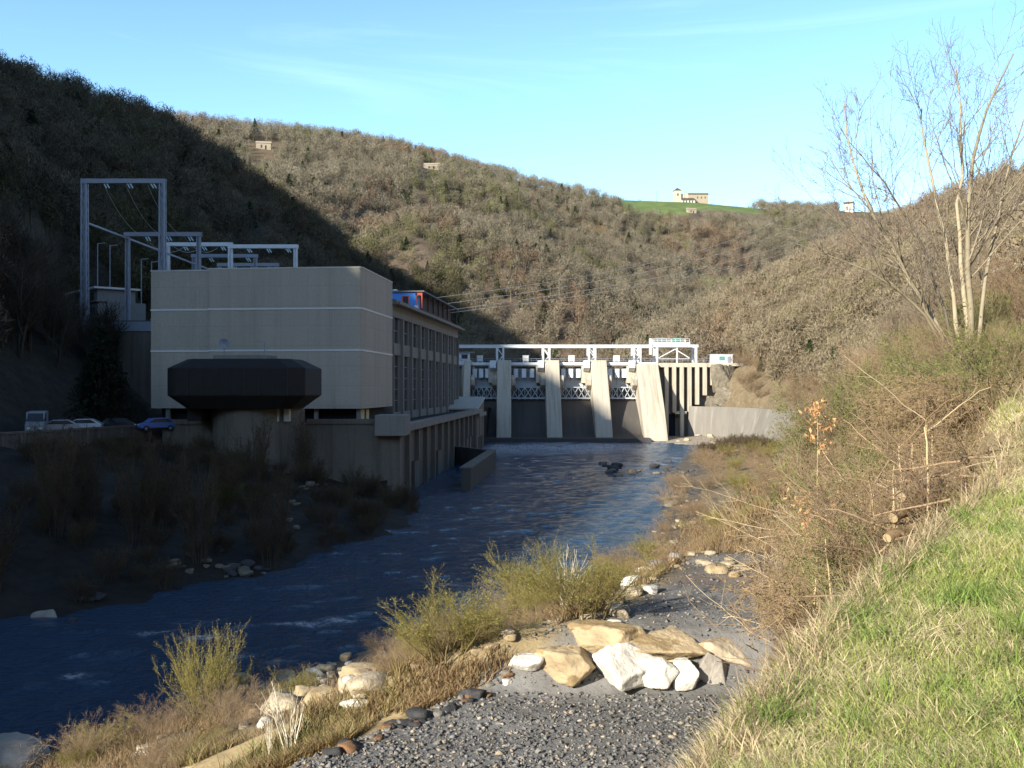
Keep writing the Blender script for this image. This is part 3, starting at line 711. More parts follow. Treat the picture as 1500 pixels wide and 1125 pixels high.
def revetment():
    pts = [(45.5,256.6),(49.5,253),(54,246),(58,234),(59.5,218),(59,202),(57,188),(54.5,176),(52,165)]
    tops = [8.2,8.2,8.2,8.1,8.0,8.0,8.2,8.3,8.2]; bat = [.4,.6,1.4,2.6,3.6,4.4,5,5.2,5.2]
    top, bot, back = [], [], []
    for i, (x, y) in enumerate(pts):
        a = Vector(pts[max(0, i-1)]); b = Vector(pts[min(len(pts)-1, i+1)]); d = (b - a).normalized(); n = Vector((d.y, -d.x))   # towards the river? fixed below
        if n.x > 0: n = -n
        top.append((x, y, tops[i])); bot.append((x + n.x*bat[i], y + n.y*bat[i], -1.5)); back.append((x - n.x*1.2, y - n.y*1.2, tops[i]))
    n = len(pts); vs = top + bot + back + [(p[0], p[1], -1.5) for p in back]; fs = []
    for i in range(n - 1):
        fs += [(i, i+1, n+i+1, n+i), (i, 2*n+i, 2*n+i+1, i+1), (2*n+i, 3*n+i, 3*n+i+1, 2*n+i+1)]
    fs += [(0, n, 3*n, 2*n), (n-1, 3*n-1, 4*n-1, 2*n-1)]
    o = MB().raw(vs, fs).build('revetment_wall', M_REVET)
    tag(o, 'curving grey concrete revetment wall beside the dam on the right bank', 'wall')
revetment()

# ------------------------------------------------------------------ left bank: parapet, cars, switchyard
def parapet():
    t = tag(empty('parking_wall', (-47, 92, 6.0)), 'long streaked concrete parapet wall along the dark car park', 'wall')
    m = MB(); a = Vector((xwall(60) + 47, 60 - 92, 0)); b = Vector((7.2, 26.2, 0)); d = (b - a).normalized(); n = Vector((-d.y, d.x, 0))
    def strip(o0, o1, z0, z1): 
        return m.prism([tuple((a - n*o1)[:2]), tuple((b - n*o1)[:2]), tuple((b - n*o0)[:2]), tuple((a - n*o0)[:2])], z0, z1)
    strip(-.2, .2, -1.5, 2.55); m.build('wall', M_PARW, t)
    m = MB(); strip(-.3, .3, 2.553, 2.75); m.build('coping', M_QUAY, t)
    m = MB(); strip(.2, .55, .35, .75); m.build('ledge', M_QUAY, t)
parapet()

def car(loc, rz, body, label, van=False):
    t = tag(empty('parked_van' if van else 'parked_car', loc, rz), label, 'van' if van else 'car', 'vehicles parked behind the parapet')
    if van: prof = [(-2.6,.4),(2.6,.4),(2.65,1.1),(1.9,1.35),(1.2,2.35),(-2.5,2.4),(-2.65,1.2)]; gl = [(1.88,1.4),(1.25,2.2),(.2,2.2),(.2,1.4)]
    else: prof = [(-2.1,.35),(2.1,.35),(2.15,.75),(1.2,.95),(.5,1.42),(-1.1,1.45),(-1.9,1.0),(-2.15,.9)]; gl = [(1.1,.98),(.48,1.36),(-1.0,1.38),(-1.6,1.0)]
    w = .9 if van else .82
    # length runs along local y, width along local x
    MB().prismx(prof, -w, w).build('body', body, t, bevel=.08, seg=2)
    MB().prismx(gl, -w - .012, w + .012).build('side_window', M_WINDOW, t)
    a, b = (gl[0], gl[1])
    s = MB().raw([(-w*.85, a[0]+.06, a[1]), (w*.85, a[0]+.06, a[1]), (w*.8, b[0]+.06, b[1]), (-w*.8, b[0]+.06, b[1]), (-w*.85, a[0]-.1, a[1]-.02), (w*.85, a[0]-.1, a[1]-.02), (w*.8, b[0]-.1, b[1]-.02), (-w*.8, b[0]-.1, b[1]-.02)], [(0,1,2,3),(7,6,5,4),(0,4,5,1),(1,5,6,2),(2,6,7,3),(3,7,4,0)])
    s.build('windscreen', M_WINDOW, t)
    for sx in (-1, 1):
        for y in (-1.35, 1.4):
            wl = MB().cyl((sx*(w-.16), y, .32), (sx*(w+.03), y, .32), .32, n=14).build('wheel', M_DARK, t)
            MB().cyl((sx*(w+.03), y, .32), (sx*(w+.045), y, .32), .17, n=10).build('rim', M_GALV, wl)
        MB().box(sx*w*.62 - .15, sx*w*.62 + .15, prof[1][0] - .02, prof[1][0] + .07, .62, .8).build('headlight', M_WHITE, t)
def pcar(px, Yd, rz, body, label, van=False):
    x = (px - 750) / FPX * Yd; car((x, Yd, 8.03), rz, body, label, van)
pcar(54, 104, 3.5, plain('van_paint', (.30,.31,.33), .5, .05), 'white van parked behind the parapet at the dark left edge', True)
pcar(84, 106, 2.0, plain('silver_car_paint', (.45,.46,.48), .35, .05, metal=.3), 'silver car parked right beside the white van')
pcar(120, 109, 1.8, plain('pale_car_paint', (.62,.64,.68), .35, .05), 'pale car parked under the dark conifer')
pcar(166, 111, 1.7, plain('dark_car_paint', (.03,.03,.035), .3, .05), 'dark car parked between the pale car and the blue car')
pcar(228, 112, 2.3, plain('blue_car_paint', (.10,.20,.55), .3, .05), 'blue car parked next to the power station block')

def portal(pxl, pxr, pytop, Yd, zb, label, col, full=True, grp='switchyard portals'):
    xl = (pxl - 750)/FPX*Yd; xr = (pxr - 750)/FPX*Yd; zt = CZ + (569 - pytop)/FPX*Yd; w = xr - xl; h = zt - zb
    t = tag(empty('switchyard_portal', (xl, Yd, zb)), label, 'portal', grp)
    for x in (0, w):
        m = MB(); s = .42 if pytop < 300 else .28
        for dx in (-s, s):
            for dy in (-s, s): m.bar((x+dx, dy, 0), (x+dx*.8, dy*.8, h), .2)
        n = max(6, int(h / 1.3))
        for k in range(n):
            z0, z1 = h*k/n, h*(k+1)/n; sg = 1 if k % 2 else -1
            for d in (-s, s):
                m.bar((x - sg*s*.95, d, z0), (x + sg*s*.95, d, z1), .1).bar((x + d, -sg*s*.95, z0), (x + d, sg*s*.95, z1), .1)
        m.build('leg', col, t)
        MB().box(x - .1, x + .1, -.1, .1, 0, h).build('ladder_rail', col, t)
    m = MB().box(-.5, w + .5, -.42, -.3, h - .62, h).box(-.5, w + .5, .3, .42, h - .62, h).box(-.5, w+.5, -.42, .42, h, h + .07)
    m.build('cross_beam', col, t)
    for k in range(3):
        x = w * (.25 + .3*k)
        ins = MB().bar((x, -.1, h - .62), (x + .75, -1.0, h - 1.5), .16).bar((x + .45, -.1, h - .62), (x + 1.2, -1.0, h - 1.5), .16)
        ins.build('insulator_string', M_INS, t)
    return t
portal(124, 238, 263, 154, 22.5, 'tallest grey steel portal, front left of the switchyard', M_GALV)
portal(187, 291, 341, 168, 21.5, 'grey lattice portal just behind the tallest one', M_GALV)
portal(246, 337, 356, 190, 22.9, 'third pale portal with a bright crossbeam above the grey block', M_STEELW)
portal(284, 374, 373, 197, 22.9, 'fourth portal, lower, set between two brighter ones', M_GALV)
portal(322, 405, 386, 208, 22.9, 'smallest and lowest portal at the back of the switchyard', M_GALV)
portal(338, 433, 359, 186, 22.9, 'bright white portal nearest the roof of the turbine hall', M_STEELW)
def busbar():
    a = Vector(at(126, 326, 155)); b = Vector(at(320, 400, 205))
    o = MB().bar(a, b, .30).build('bus_beam', M_GALV); tag(o, 'long sloping steel beam running back through the switchyard portals', 'beam')
    for i, (px, pt, Yd) in enumerate(((143,357,176),(161,360,181),(207,380,184),(222,384,189),(236,388,194))):
        x, y, z = at(px, pt, Yd); hb = z - 22.8
        o = tag(empty('isolator_post', (x, y, 22.8)), 'thin dark isolator post with a short top arm in the switchyard', 'post', 'isolator posts in the switchyard')
        MB().cyl((0,0,0),(0,0,hb),.09).build('post', M_GALV, o); MB().bar((-.1,0,hb),(1.3,0,hb+.15),.12).build('arm', M_GALV, o)
busbar()
def conductors():
    tops = [(124,238,263,154),(187,291,341,168),(246,337,356,190)]
    for i in range(3):
        for (a, b) in ((0, 1), (1, 2)):
            A, B = tops[a], tops[b]; f = .25 + .28 * i
            p0 = np.array(at(A[0] + (A[1]-A[0])*f, A[2] + 8, A[3])); p1 = np.array(at(B[0] + (B[1]-B[0])*f, B[2] + 6, B[3])); s = np.linspace(0, 1, 14)
            P = p0[None] * (1 - s)[:, None] + p1[None] * s[:, None]; P[:, 2] -= 1.6 * 4 * s * (1 - s)
            V, Fq = tubes(P[None], np.full((1, 14), .035), 4)
            tag(link('conductor_wire', npmesh('conductor_wire', [(V, Fq, None)]), M_WIRE), 'thin conductor wire sagging between the taller switchyard portals', 'cable', 'conductors between the portals')
conductors()
def yard():
    t = tag(empty('yard_building', (-90.5, 192, 22.8), -R(50)), 'long whitish two storey building behind the switchyard portals', 'building')
    m = plain('dim_render', (.26,.255,.25), .9)
    MB().box(0, 33, 0, 8, 0, 4.6).build('wall', m, t); MB().box(0, 28, 1.5, 8, 4.6, 7.2).build('upper_wall', m, t)
    MB().box(-.6, 28.8, .7, 8.6, 7.2, 7.5).build('roof', M_WHITE, t); MB().box(-.4, 33.4, -.4, 1.6, 4.55, 4.75).build('canopy', m, t)
    for k in range(8): MB().box(22.5 + 1.15*k, 23.35 + 1.15*k, -.06, .02, 2.2, 3.8).build('window', M_WINDOW, t)
    for k in range(3): MB().box(5 + 5.5*k, 6.2 + 5.5*k, -.06, .02, 1.6, 3.2).build('window', M_WINDOW, t)
    for k in range(6): MB().box(2 + 4.3*k, 4.9 + 4.3*k, 1.44, 1.52, 5.2, 6.6).build('upper_window', M_WINDOW, t)
    w = tag(empty('retaining_wall', (-56, 149, 8)), 'dim grey retaining wall below the switchyard left of the block', 'wall')
    MB().box(-8, 7.6, -2.6, -.9, -2, 13.2).build('wall', M_QUAY, w)
    MB().box(-8, 7.6, -2.8, -.9, 13.2, 14.6).build('parapet', M_GALV, w)
    for k, (dx, h_) in enumerate(((1.5,3.0),(4.3,3.6),(6.4,2.6))):
        o = tag(empty('transformer_bushing', (-56 + dx, 152, 22.8)), 'stubby grey ribbed bushing standing above the retaining wall', 'insulator', 'bushings above the retaining wall')
        b = MB()
        for j in range(7): b.cyl((0,0,.6+j*h_/8),(0,0,.6+j*h_/8+.16),.42,.3)
        b.cyl((0,0,.5),(0,0,h_),.2).build('ribbed_stack', M_INS, o); MB().box(-.5,.5,-.5,.5,0,.6).build('base', M_GALV, o)
yard()

# ------------------------------------------------------------------ power lines over the valley
def lines():
    L = [((640,436),188,(1150,316),560,'uppermost of the four power cables crossing the valley'),
         ((645,446),190,(1190,319),560,'second power cable from the top crossing the valley'),
         ((652,455),192,(1245,321),560,'third power cable from the top crossing the valley'),
         ((660,458),194,(1250,332),560,'lowest of the four power cables crossing the valley')]
    for (p0, Y0, p1, Y1, lab) in L:
        a = np.array(at(*p0, Y0)); b = np.array(at(*p1, Y1)); s = np.linspace(0, 1, 40)
        P = a[None] * (1 - s)[:, None] + b[None] * s[:, None]; P[:, 2] -= 10 * 4 * s * (1 - s) * .55
        V, F = tubes(P[None], np.full((1, 40), .045), 4)
        tag(link('power_cable', npmesh('power_cable', [(V, F, None)]), M_WIRE), lab, 'cable', 'power cables across the valley')
lines()

# ------------------------------------------------------------------ houses on the hills
def far_house():
    x, y = 153.0, 846.0; z = h1(x, y) - .5
    t = tag(empty('farmhouse', (x, y, z), 0), 'stone farmhouse with a square tower on the far ridge meadow', 'house')
    MB().box(-3, 29.5/2*.95 + 0, 2, 9, 0, 8.2).build('wall', M_STONEW, t)
    MB().raw([(-3.4,1.5,8.2),(14.5,1.5,8.2),(14.5,9.5,8.2),(-3.4,9.5,8.2),(-3.4,5.5,9.9),(14.5,5.5,9.9)], [(0,1,5,4),(2,3,4,5),(0,4,3),(1,2,5),(0,3,2,1)]).build('roof', M_ROOFT, t)
    tw = MB().box(-15.2, -9.4, 0, 6, 0, 11.2).build('tower', plain('tower_render', (.52,.45,.34), .9), t)
    MB().raw([(-15.7,-.5,11.2),(-8.9,-.5,11.2),(-8.9,6.5,11.2),(-15.7,6.5,11.2),(-12.3,3,14.0)], [(0,1,4),(1,2,4),(2,3,4),(3,0,4),(0,3,2,1)]).build('tower_roof', M_ROOFT, tw)
    MB().box(-12.8, -11.6, -.06, .05, 6.5, 8.6).build('window', M_WINDOW, tw)
    MB().box(-9.4, 2.2, -1.0, 2.0, 0, 3.0).build('lean_to', M_PALEW, t)
    MB().raw([(-9.6,-1.6,2.9),(2.8,-1.6,2.9),(1.2,2.4,5.4),(-8.6,2.4,5.4),(-9.6,-1.6,2.7),(2.8,-1.6,2.7),(1.2,2.4,5.2),(-8.6,2.4,5.2)], [(0,1,2,3),(7,6,5,4),(0,4,5,1),(1,5,6,2),(2,6,7,3),(3,7,4,0)]).build('lean_to_roof', M_ROOFT, t)
    for k in range(4): MB().box(-8.2 + 2.6*k, -7.2 + 2.6*k, -1.06, -.95, .4, 2.3).build('window', M_WINDOW, t)
    for k in range(3): MB().box(4.5 + 3.2*k, 5.4 + 3.2*k, 1.94, 2.05, 4.6, 6.2).build('window', M_WINDOW, t)
    MB().box(-9.4, -3, 1.9, 8, 3, 8.8).build('side_wing', plain('tower_render', (.52,.45,.34), .9), t)
    def cottage(px, py, w, d, hh, lab, mat_, Yg=None, rz=.2):
        x, y, z = gp(px, py, 40)
        if Yg: x, y = (px - 750) / FPX * Yg, Yg; z = h1(x, y)
        o = tag(empty('stone_cottage', (x, y, z - .6), rz), lab, 'house')
        MB().box(-w/2, w/2, 0, d, 0, hh).build('wall', mat_, o)
        MB().raw([(-w/2-.3,-.3,hh),(w/2+.3,-.3,hh),(w/2+.3,d+.3,hh),(-w/2-.3,d+.3,hh),(-w/2-.3,d/2,hh+d*.35),(w/2+.3,d/2,hh+d*.35)], [(0,1,5,4),(2,3,4,5),(0,4,3),(1,2,5),(0,3,2,1)]).build('roof', M_ROOFT if mat_ is M_PALEW else M_STONEW, o)
        MB().box(-w*.2, -w*.08, -.06, .03, hh*.35, hh*.75).build('window', M_WINDOW, o); MB().box(w*.1, w*.2, -.06, .03, .2, hh*.7).build('door', M_DARK, o)
    cottage(386, 219, 9, 5, 4.6, 'small ruined stone house high in the woods above the switchyard', M_STONEW)
    cottage(632, 248, 10.5, 5, 3.6, 'low stone ruin in the middle of the sunlit far woods', M_STONEW, rz=-.1)
    cottage(1014, 312, 7, 4, 3.6, 'small pale stone barn below the farmhouse meadow', M_STONEW)
    cottage(1243, 301, 8, 7, 8, 'white gabled house beside a conifer on the ridge', M_PALEW, Yg=893, rz=-.5)
    for px, lab in ((962,'utility pole left of the ridge farmhouse'),(1003,'utility pole touching the farmhouse tower in view')):
        x, y = (px - 750) / FPX * 838, 838; z = h1(x, y); o = tag(empty('utility_pole', (x, y, z - .5)), lab, 'pole')
        MB().cyl((0,0,0),(0,0,9.5),.16,.1).build('pole', M_ROOFT, o); MB().bar((-.8,0,8.9),(.8,0,8.9),.14).build('cross_arm', M_ROOFT, o)
    # pale house at the right margin
    x, y = 44.4, 84.0; z = h1(x, y)
    o = tag(empty('roadside_house', (x, y, z - .4), -.12), 'pale house with a white projecting eave at the right edge of the hillside', 'house')
    zt = CZ + (569-432)/FPX*84 - z + .4
    MB().box(-1.0, 7, 0, 6, 0, zt + 2.6).build('wall', M_PALEW, o)
    MB().raw([(-2.0,-.8,zt+2.5),(3.0,-.8,zt+1.7),(8,-.8,zt+2.7),(8,6.6,zt+2.7),(3,6.6,zt+1.7),(-2,6.6,zt+2.5),(-2.0,-.8,zt+2.75),(3.0,-.8,zt+2.65),(8,-.8,zt+3.4),(8,6.6,zt+3.4),(3,6.6,zt+2.65),(-2,6.6,zt+2.75)],
             [(6,7,10,11),(7,8,9,10),(0,5,4,1),(1,4,3,2),(0,1,7,6),(1,2,8,7),(3,4,10,9),(4,5,11,10),(5,0,6,11),(2,3,9,8)]).build('roof', M_WHITE, o)
    MB().box(-.2, 1.6, -.07, .03, zt - 1.2, zt + .6).build('window', M_WINDOW, o)
far_house()
# ------------------------------------------------------------------ woodland on the hills
g = np.random.default_rng(11)
def far_tree(seed, n=200, ever=False):
    q = np.random.default_rng(seed); h = 1.0
    n = int(n * 1.25); u = unit(q.normal(size=(n, 3))); rad = q.random(n) ** .45
    if ever:
        z = q.random(n) ** 1.4; rr = (1 - z) * .24 + .02; a = q.random(n) * 6.283
        P = np.stack([rr * np.cos(a), rr * np.sin(a), .08 + .92 * z], -1); d = unit(np.stack([np.cos(a), np.sin(a), -.25 + 0 * a], -1) + q.normal(size=(n, 3)) * .5)
        L = .10 + .08 * q.random(n); W = .035 + .03 * q.random(n)
    else:
        P = u * rad[:, None] * np.array([.32, .32, .42]) + np.array([0, 0, .60])
        P[:, :2] += q.normal(size=2) * .05
        d = unit(P - np.array([0, 0, .18]) + q.normal(size=(n, 3)) * .42); L = .07 + .10 * q.random(n); W = .010 + .013 * q.random(n)
    s = unit(np.cross(d, q.normal(size=(n, 3))))
    tri = np.stack([P - d * L[:, None] * .5 - s * W[:, None] * .5, P - d * L[:, None] * .5 + s * W[:, None] * .5, P + d * L[:, None] * .5], 1)
    sh = .82 + .36 * q.random(n)
    trunk = []
    for k in range(3):
        a = k * 2.1; w_ = .022
        trunk.append([[w_*math.cos(a), w_*math.sin(a), -.15], [-w_*math.cos(a), -w_*math.sin(a), -.15], [.01*q.normal(), .01*q.normal(), .66]])
    V = np.concatenate([np.array(trunk), tri]).reshape(-1, 3); sh = np.concatenate([np.full(3, 1.1), sh])
    return V.astype(np.float32), np.repeat(sh, 3).astype(np.float32)
def tree_spots(N):
    A0, A1 = 42., 960.
    Yd = np.sqrt(g.random(N) * (A1**2 - A0**2) + A0**2); px = -330 + 2160 * g.random(N)
    N2 = 5200; Y2 = np.sqrt(g.random(N2) * (330.**2 - 70.**2) + 70.**2); p2 = np.where(g.random(N2) < .5, -260 + 560 * g.random(N2), 1050 + 600 * g.random(N2))
    Yd = np.concatenate([Yd, Y2]); px = np.concatenate([px, p2]); N = len(Yd)
    x = (px - 750) / FPX * Yd; hz = hillz(x, Yd); bz = basez(x, Yd); z = H(x, Yd); xe = ip(Yd, XE)
    hill = hz > bz - .5
    ok = hill | ((x > xe + 5 + 3 * g.random(N)) & (Yd > 55))
    ok &= ~((x > -104) & (x < 62) & (Yd < 267) & (Yd > 20) & (x > -58)) | ((x > xe + 5) & (Yd > 55))
    ok &= ~((x > -101) & (x < -44) & (Yd > 146) & (Yd < 228) & (z < 25)); ok &= ~((x < -44) & (x > -66) & (Yd < 150) & (z < 12))
    ok &= ~((x < xwall(Yd) + 4) & (Yd < 118) & (z < 10)) 
    ok &= (meadow(x, Yd) < .15) & (meadow(x, Yd + 10) < .15) & (meadow(x, Yd + 20) < .15) & ((meadow(x, Yd + 32) < .15) | (x < 55))
    ok &= ~((x > 0) & (x < 50) & (Yd > np.interp(x, [p[0] for p in RB], [p[1] for p in RB]) - 6))
    ok &= ~((np.abs(x - 44) < 9) & (np.abs(Yd - 84) < 9))
    ok &= ~((np.abs(x - 153) < 32) & (Yd > 800) & (Yd < 880))
    for (cx, cy) in CLEAR: ok &= (np.hypot(x - cx, Yd - cy) > 13) & ~((np.abs(px - ((cx)/cy*FPX+750)) < 16) & (cy - Yd < 60) & (cy - Yd > 0))
    ok &= (fbm(x / 26, Yd / 26, 101, 3) > -.36)
    x, Yd, z, px = x[ok], Yd[ok], z[ok], px[ok]
    # leave out what the near slopes hide completely
    vis = np.ones(len(x), bool); zt = z + 11
    for s in np.linspace(.12, .97, 44):
        xs_, ys_ = x * s, Yd * s
        hh_ = H(xs_, ys_); vis &= (CZ + (zt - CZ) * s) > hh_ - 7
        vis &= ~((px > 690) & (px < 880) & (Yd > 640) & ((CZ + (z + 2.5 - CZ) * s) < hh_ - .5))
    return x[vis], Yd[vis], z[vis]
CLEAR = [(o.location.x, o.location.y) for o in COL.objects if o.name.startswith(('stone_cottage', 'utility_pole'))]
tx, ty, tz = tree_spots(40000)
nT = len(tx)
rust = fbm(tx / 70, ty / 70, 111, 3); olive = fbm(tx / 45, ty / 45, 121, 3); rr_ = g.random(nT)
tcol = np.array([.275,.235,.165]) * (.72 + .52 * g.random((nT, 1)))
m = rust + .3 * (g.random(nT) - .5) > .15; tcol[m] = np.array([.27,.195,.13]) * (.75 + .5 * g.random((m.sum(), 1)))
m = (olive + .3 * (g.random(nT) - .5) > .14); tcol[m] = np.array([.21,.20,.10]) * (.7 + .6 * g.random((m.sum(), 1)))
rightside = (tx > ip(ty, XE)) & (ty < 470) & (tx > 30)
tcol[rightside] = tcol[rightside] * .65 + np.array([.38,.30,.19]) * .42  # right hillside trees paled: hazy glare put into their colour
tcol *= .80
dark = (rr_ < .055) & (tx < 120); tcol[dark] = np.array([.035,.055,.022]) * (.7 + .6 * g.random((dark.sum(), 1)))
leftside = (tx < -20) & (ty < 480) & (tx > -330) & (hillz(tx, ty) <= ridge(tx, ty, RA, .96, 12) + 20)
tcol[leftside] *= .5  # left hillside trees darkened: shade put into their colour
thh = (5.2 + 5.5 * g.random(nT) ** 1.4) * np.where(ty > 500, 1.0, 1.1); thh[rightside] *= .85; thh[dark] *= .8
_px = tx / ty * FPX + 750; order = np.argsort(ty + 1e4 * ((_px < -10) | (_px > 1510))); NI = 290
T_far = [far_tree(200 + k) for k in range(12)]; T_mid = [far_tree(300 + k, 330) for k in range(8)]; T_ev = [far_tree(400 + k, 240, True) for k in range(4)]
def forest(name, ids, label):
    parts = []
    for k in range(24):
        for ev in (False, True):
            sel = ids[(ids % 24 == k) & (dark[ids] == ev)]
            if not len(sel): continue
            near = ty[sel].mean() < 330
            V, sh = (T_ev[k % 4] if ev else (T_mid[k % 8] if near else T_far[k % 12]))
            a = g.random(len(sel)) * 6.283; ca, sa = np.cos(a), np.sin(a); s = thh[sel]; wd = s * (.85 + .5 * g.random(len(sel)))
            W = np.empty((len(sel), len(V), 3), np.float32)
            W[:, :, 0] = (V[None, :, 0] * ca[:, None] - V[None, :, 1] * sa[:, None]) * wd[:, None] + tx[sel][:, None]
            W[:, :, 1] = (V[None, :, 0] * sa[:, None] + V[None, :, 1] * ca[:, None]) * wd[:, None] + ty[sel][:, None]
            W[:, :, 2] = V[None, :, 2] * s[:, None] + tz[sel][:, None] - .2
            C = (tcol[sel][:, None, :] * sh[None, :, None])
            parts.append((W.reshape(-1, 3), np.arange(W.shape[0] * W.shape[1]).reshape(-1, 3), C.reshape(-1, 3)))
    o = link(name, npmesh(name, parts), M_FOREST); tag(o, label, 'woodland', kind='stuff')
rest = order[NI:]
zone = np.where((tx[rest] > 30) & (ty[rest] < 470) & (tx[rest] > ip(ty[rest], XE) - 12), 2, np.where(leftside[rest], 0, 1))
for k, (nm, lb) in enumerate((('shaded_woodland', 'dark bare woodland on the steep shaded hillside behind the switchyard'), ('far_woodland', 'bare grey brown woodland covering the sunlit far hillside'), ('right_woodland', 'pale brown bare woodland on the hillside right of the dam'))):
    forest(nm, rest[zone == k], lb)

def nmesh(name, segs, col, lv=None, leaf=None, S=3):
    """mesh from grown segments; col per level"""
    parts = []
    for i, (P, Rr) in enumerate(segs):
        V, Fq = tubes(P, Rr, S if i else max(S, 4)); c = np.array(col[min(i, len(col) - 1)])
        parts.append((V, Fq, colvar(len(P), P.shape[1] * (S if i else max(S, 4)), c, .25, g)))
    if leaf: parts.append(leaf)
    return npmesh(name, parts)
TSH = 1.0
# nearer trees one by one
def tree_proto(seed):
    q = np.random.default_rng(seed); n = int(q.integers(1, 4))
    P, Rr = stems(n, 1, .22, .020, 6, q, .03, .02, .25)
    lv = grow(P, Rr, [dict(n=int(26/n)+3, lf=.42, ang=38, K=4, t0=.22, rr=.5, rmin=.004, up=.3), dict(n=11, lf=.55, ang=35, K=3, t0=.15, rr=.5, rmin=.0032, up=.2)], q)
    trunk = nmesh('trunk', lv[:1], [tuple(TSH * v for v in (.25,.215,.16))]); crown = nmesh('crown', lv[1:], [tuple(TSH * v for v in (.27,.225,.16)), tuple(TSH * v for v in (.27,.215,.15))])
    for me in (trunk, crown): me.materials.append(M_TWIG)
    return trunk, crown
protos = [tree_proto(500 + k) for k in range(9)]; TSH = 1.0
TSH = .32; protos_dark = [tree_proto(540 + k) for k in range(6)]  # darker tree copies for the left hillside, shade put into the bark colour
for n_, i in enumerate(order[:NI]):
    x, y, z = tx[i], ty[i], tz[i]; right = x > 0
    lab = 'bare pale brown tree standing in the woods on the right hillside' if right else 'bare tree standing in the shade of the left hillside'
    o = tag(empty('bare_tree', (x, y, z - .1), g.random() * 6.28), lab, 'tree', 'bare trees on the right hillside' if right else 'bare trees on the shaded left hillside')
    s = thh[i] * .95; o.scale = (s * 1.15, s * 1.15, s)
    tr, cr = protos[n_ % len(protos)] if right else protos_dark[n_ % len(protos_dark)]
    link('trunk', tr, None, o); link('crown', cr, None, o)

# ------------------------------------------------------------------ the multi-stemmed tree on the right
def hero_tree():
    tr = [([(1426,550),(1420,440),(1416,330),(1420,250),(1440,170),(1484,80)],.15,0),([(1420,548),(1412,440),(1404,320),(1412,200),(1398,90)],.13,.5),
          ([(1414,545),(1396,450),(1384,330),(1352,210),(1350,160)],.11,-.5),([(1408,552),(1372,470),(1322,392),(1285,330),(1252,255),(1238,150)],.13,.3),
          ([(1402,548),(1362,470),(1300,412),(1245,382),(1165,358)],.085,-.6),([(1430,548),(1442,420),(1462,300),(1486,215),(1512,140)],.10,.8),
          ([(1400,500),(1345,340),(1290,260),(1225,185)],.07,1.0),([(1410,548),(1350,440),(1290,330),(1215,235)],.075,-1.0)]
    Ps, Rs = [], []
    for pts, r0, dy in tr:
        A = np.array([at(px, py, 32 + dy * s) for (px, py), s in zip(pts, np.linspace(0, 1.6, len(pts)))])
        t = np.linspace(0, len(A) - 1, 12); i = np.minimum(t.astype(int), len(A) - 2); w = (t - i)[:, None]
        P = A[i] * (1 - w) + A[i + 1] * w; P[1:-1] = (P[:-2] + 2 * P[1:-1] + P[2:]) / 4; P += g.normal(size=P.shape) * .035
        Ps.append(P); Rs.append(.76 * r0 * (1 - .82 * np.linspace(0, 1, 12)))
    P, Rr = np.array(Ps), np.array(Rs)
    base = P[0, 0].copy(); P = P - base
    P[:, 0, 2] -= .5
    lv = grow(P, Rr, [dict(n=13, lf=.36, ang=36, K=6, t0=.22, rr=.42, rmin=.012, up=.28, jit=.05), dict(n=7, lf=.45, ang=40, K=4, t0=.15, rr=.5, rmin=.0075, up=.15), dict(n=4, lf=.5, ang=42, K=3, t0=.2, rr=.5, rmin=.006, up=.1)], g)
    z = h1(base[0], base[1])
    t = tag(empty('bare_tree', (base[0], base[1], base[2])), 'tall bare tree with several leaning pale trunks against the sky', 'tree')
    for k in range(len(P)):
        link('trunk', nmesh('trunk', [(P[k:k+1], Rr[k:k+1])], [(.42,.36,.25) if k not in (6,) else (.16,.14,.11)], S=7), M_TWIG, t)
    link('crown', nmesh('crown', lv[1:], [(.33,.28,.20), (.30,.25,.20), (.28,.23,.21)]), M_TWIG, t)
hero_tree()

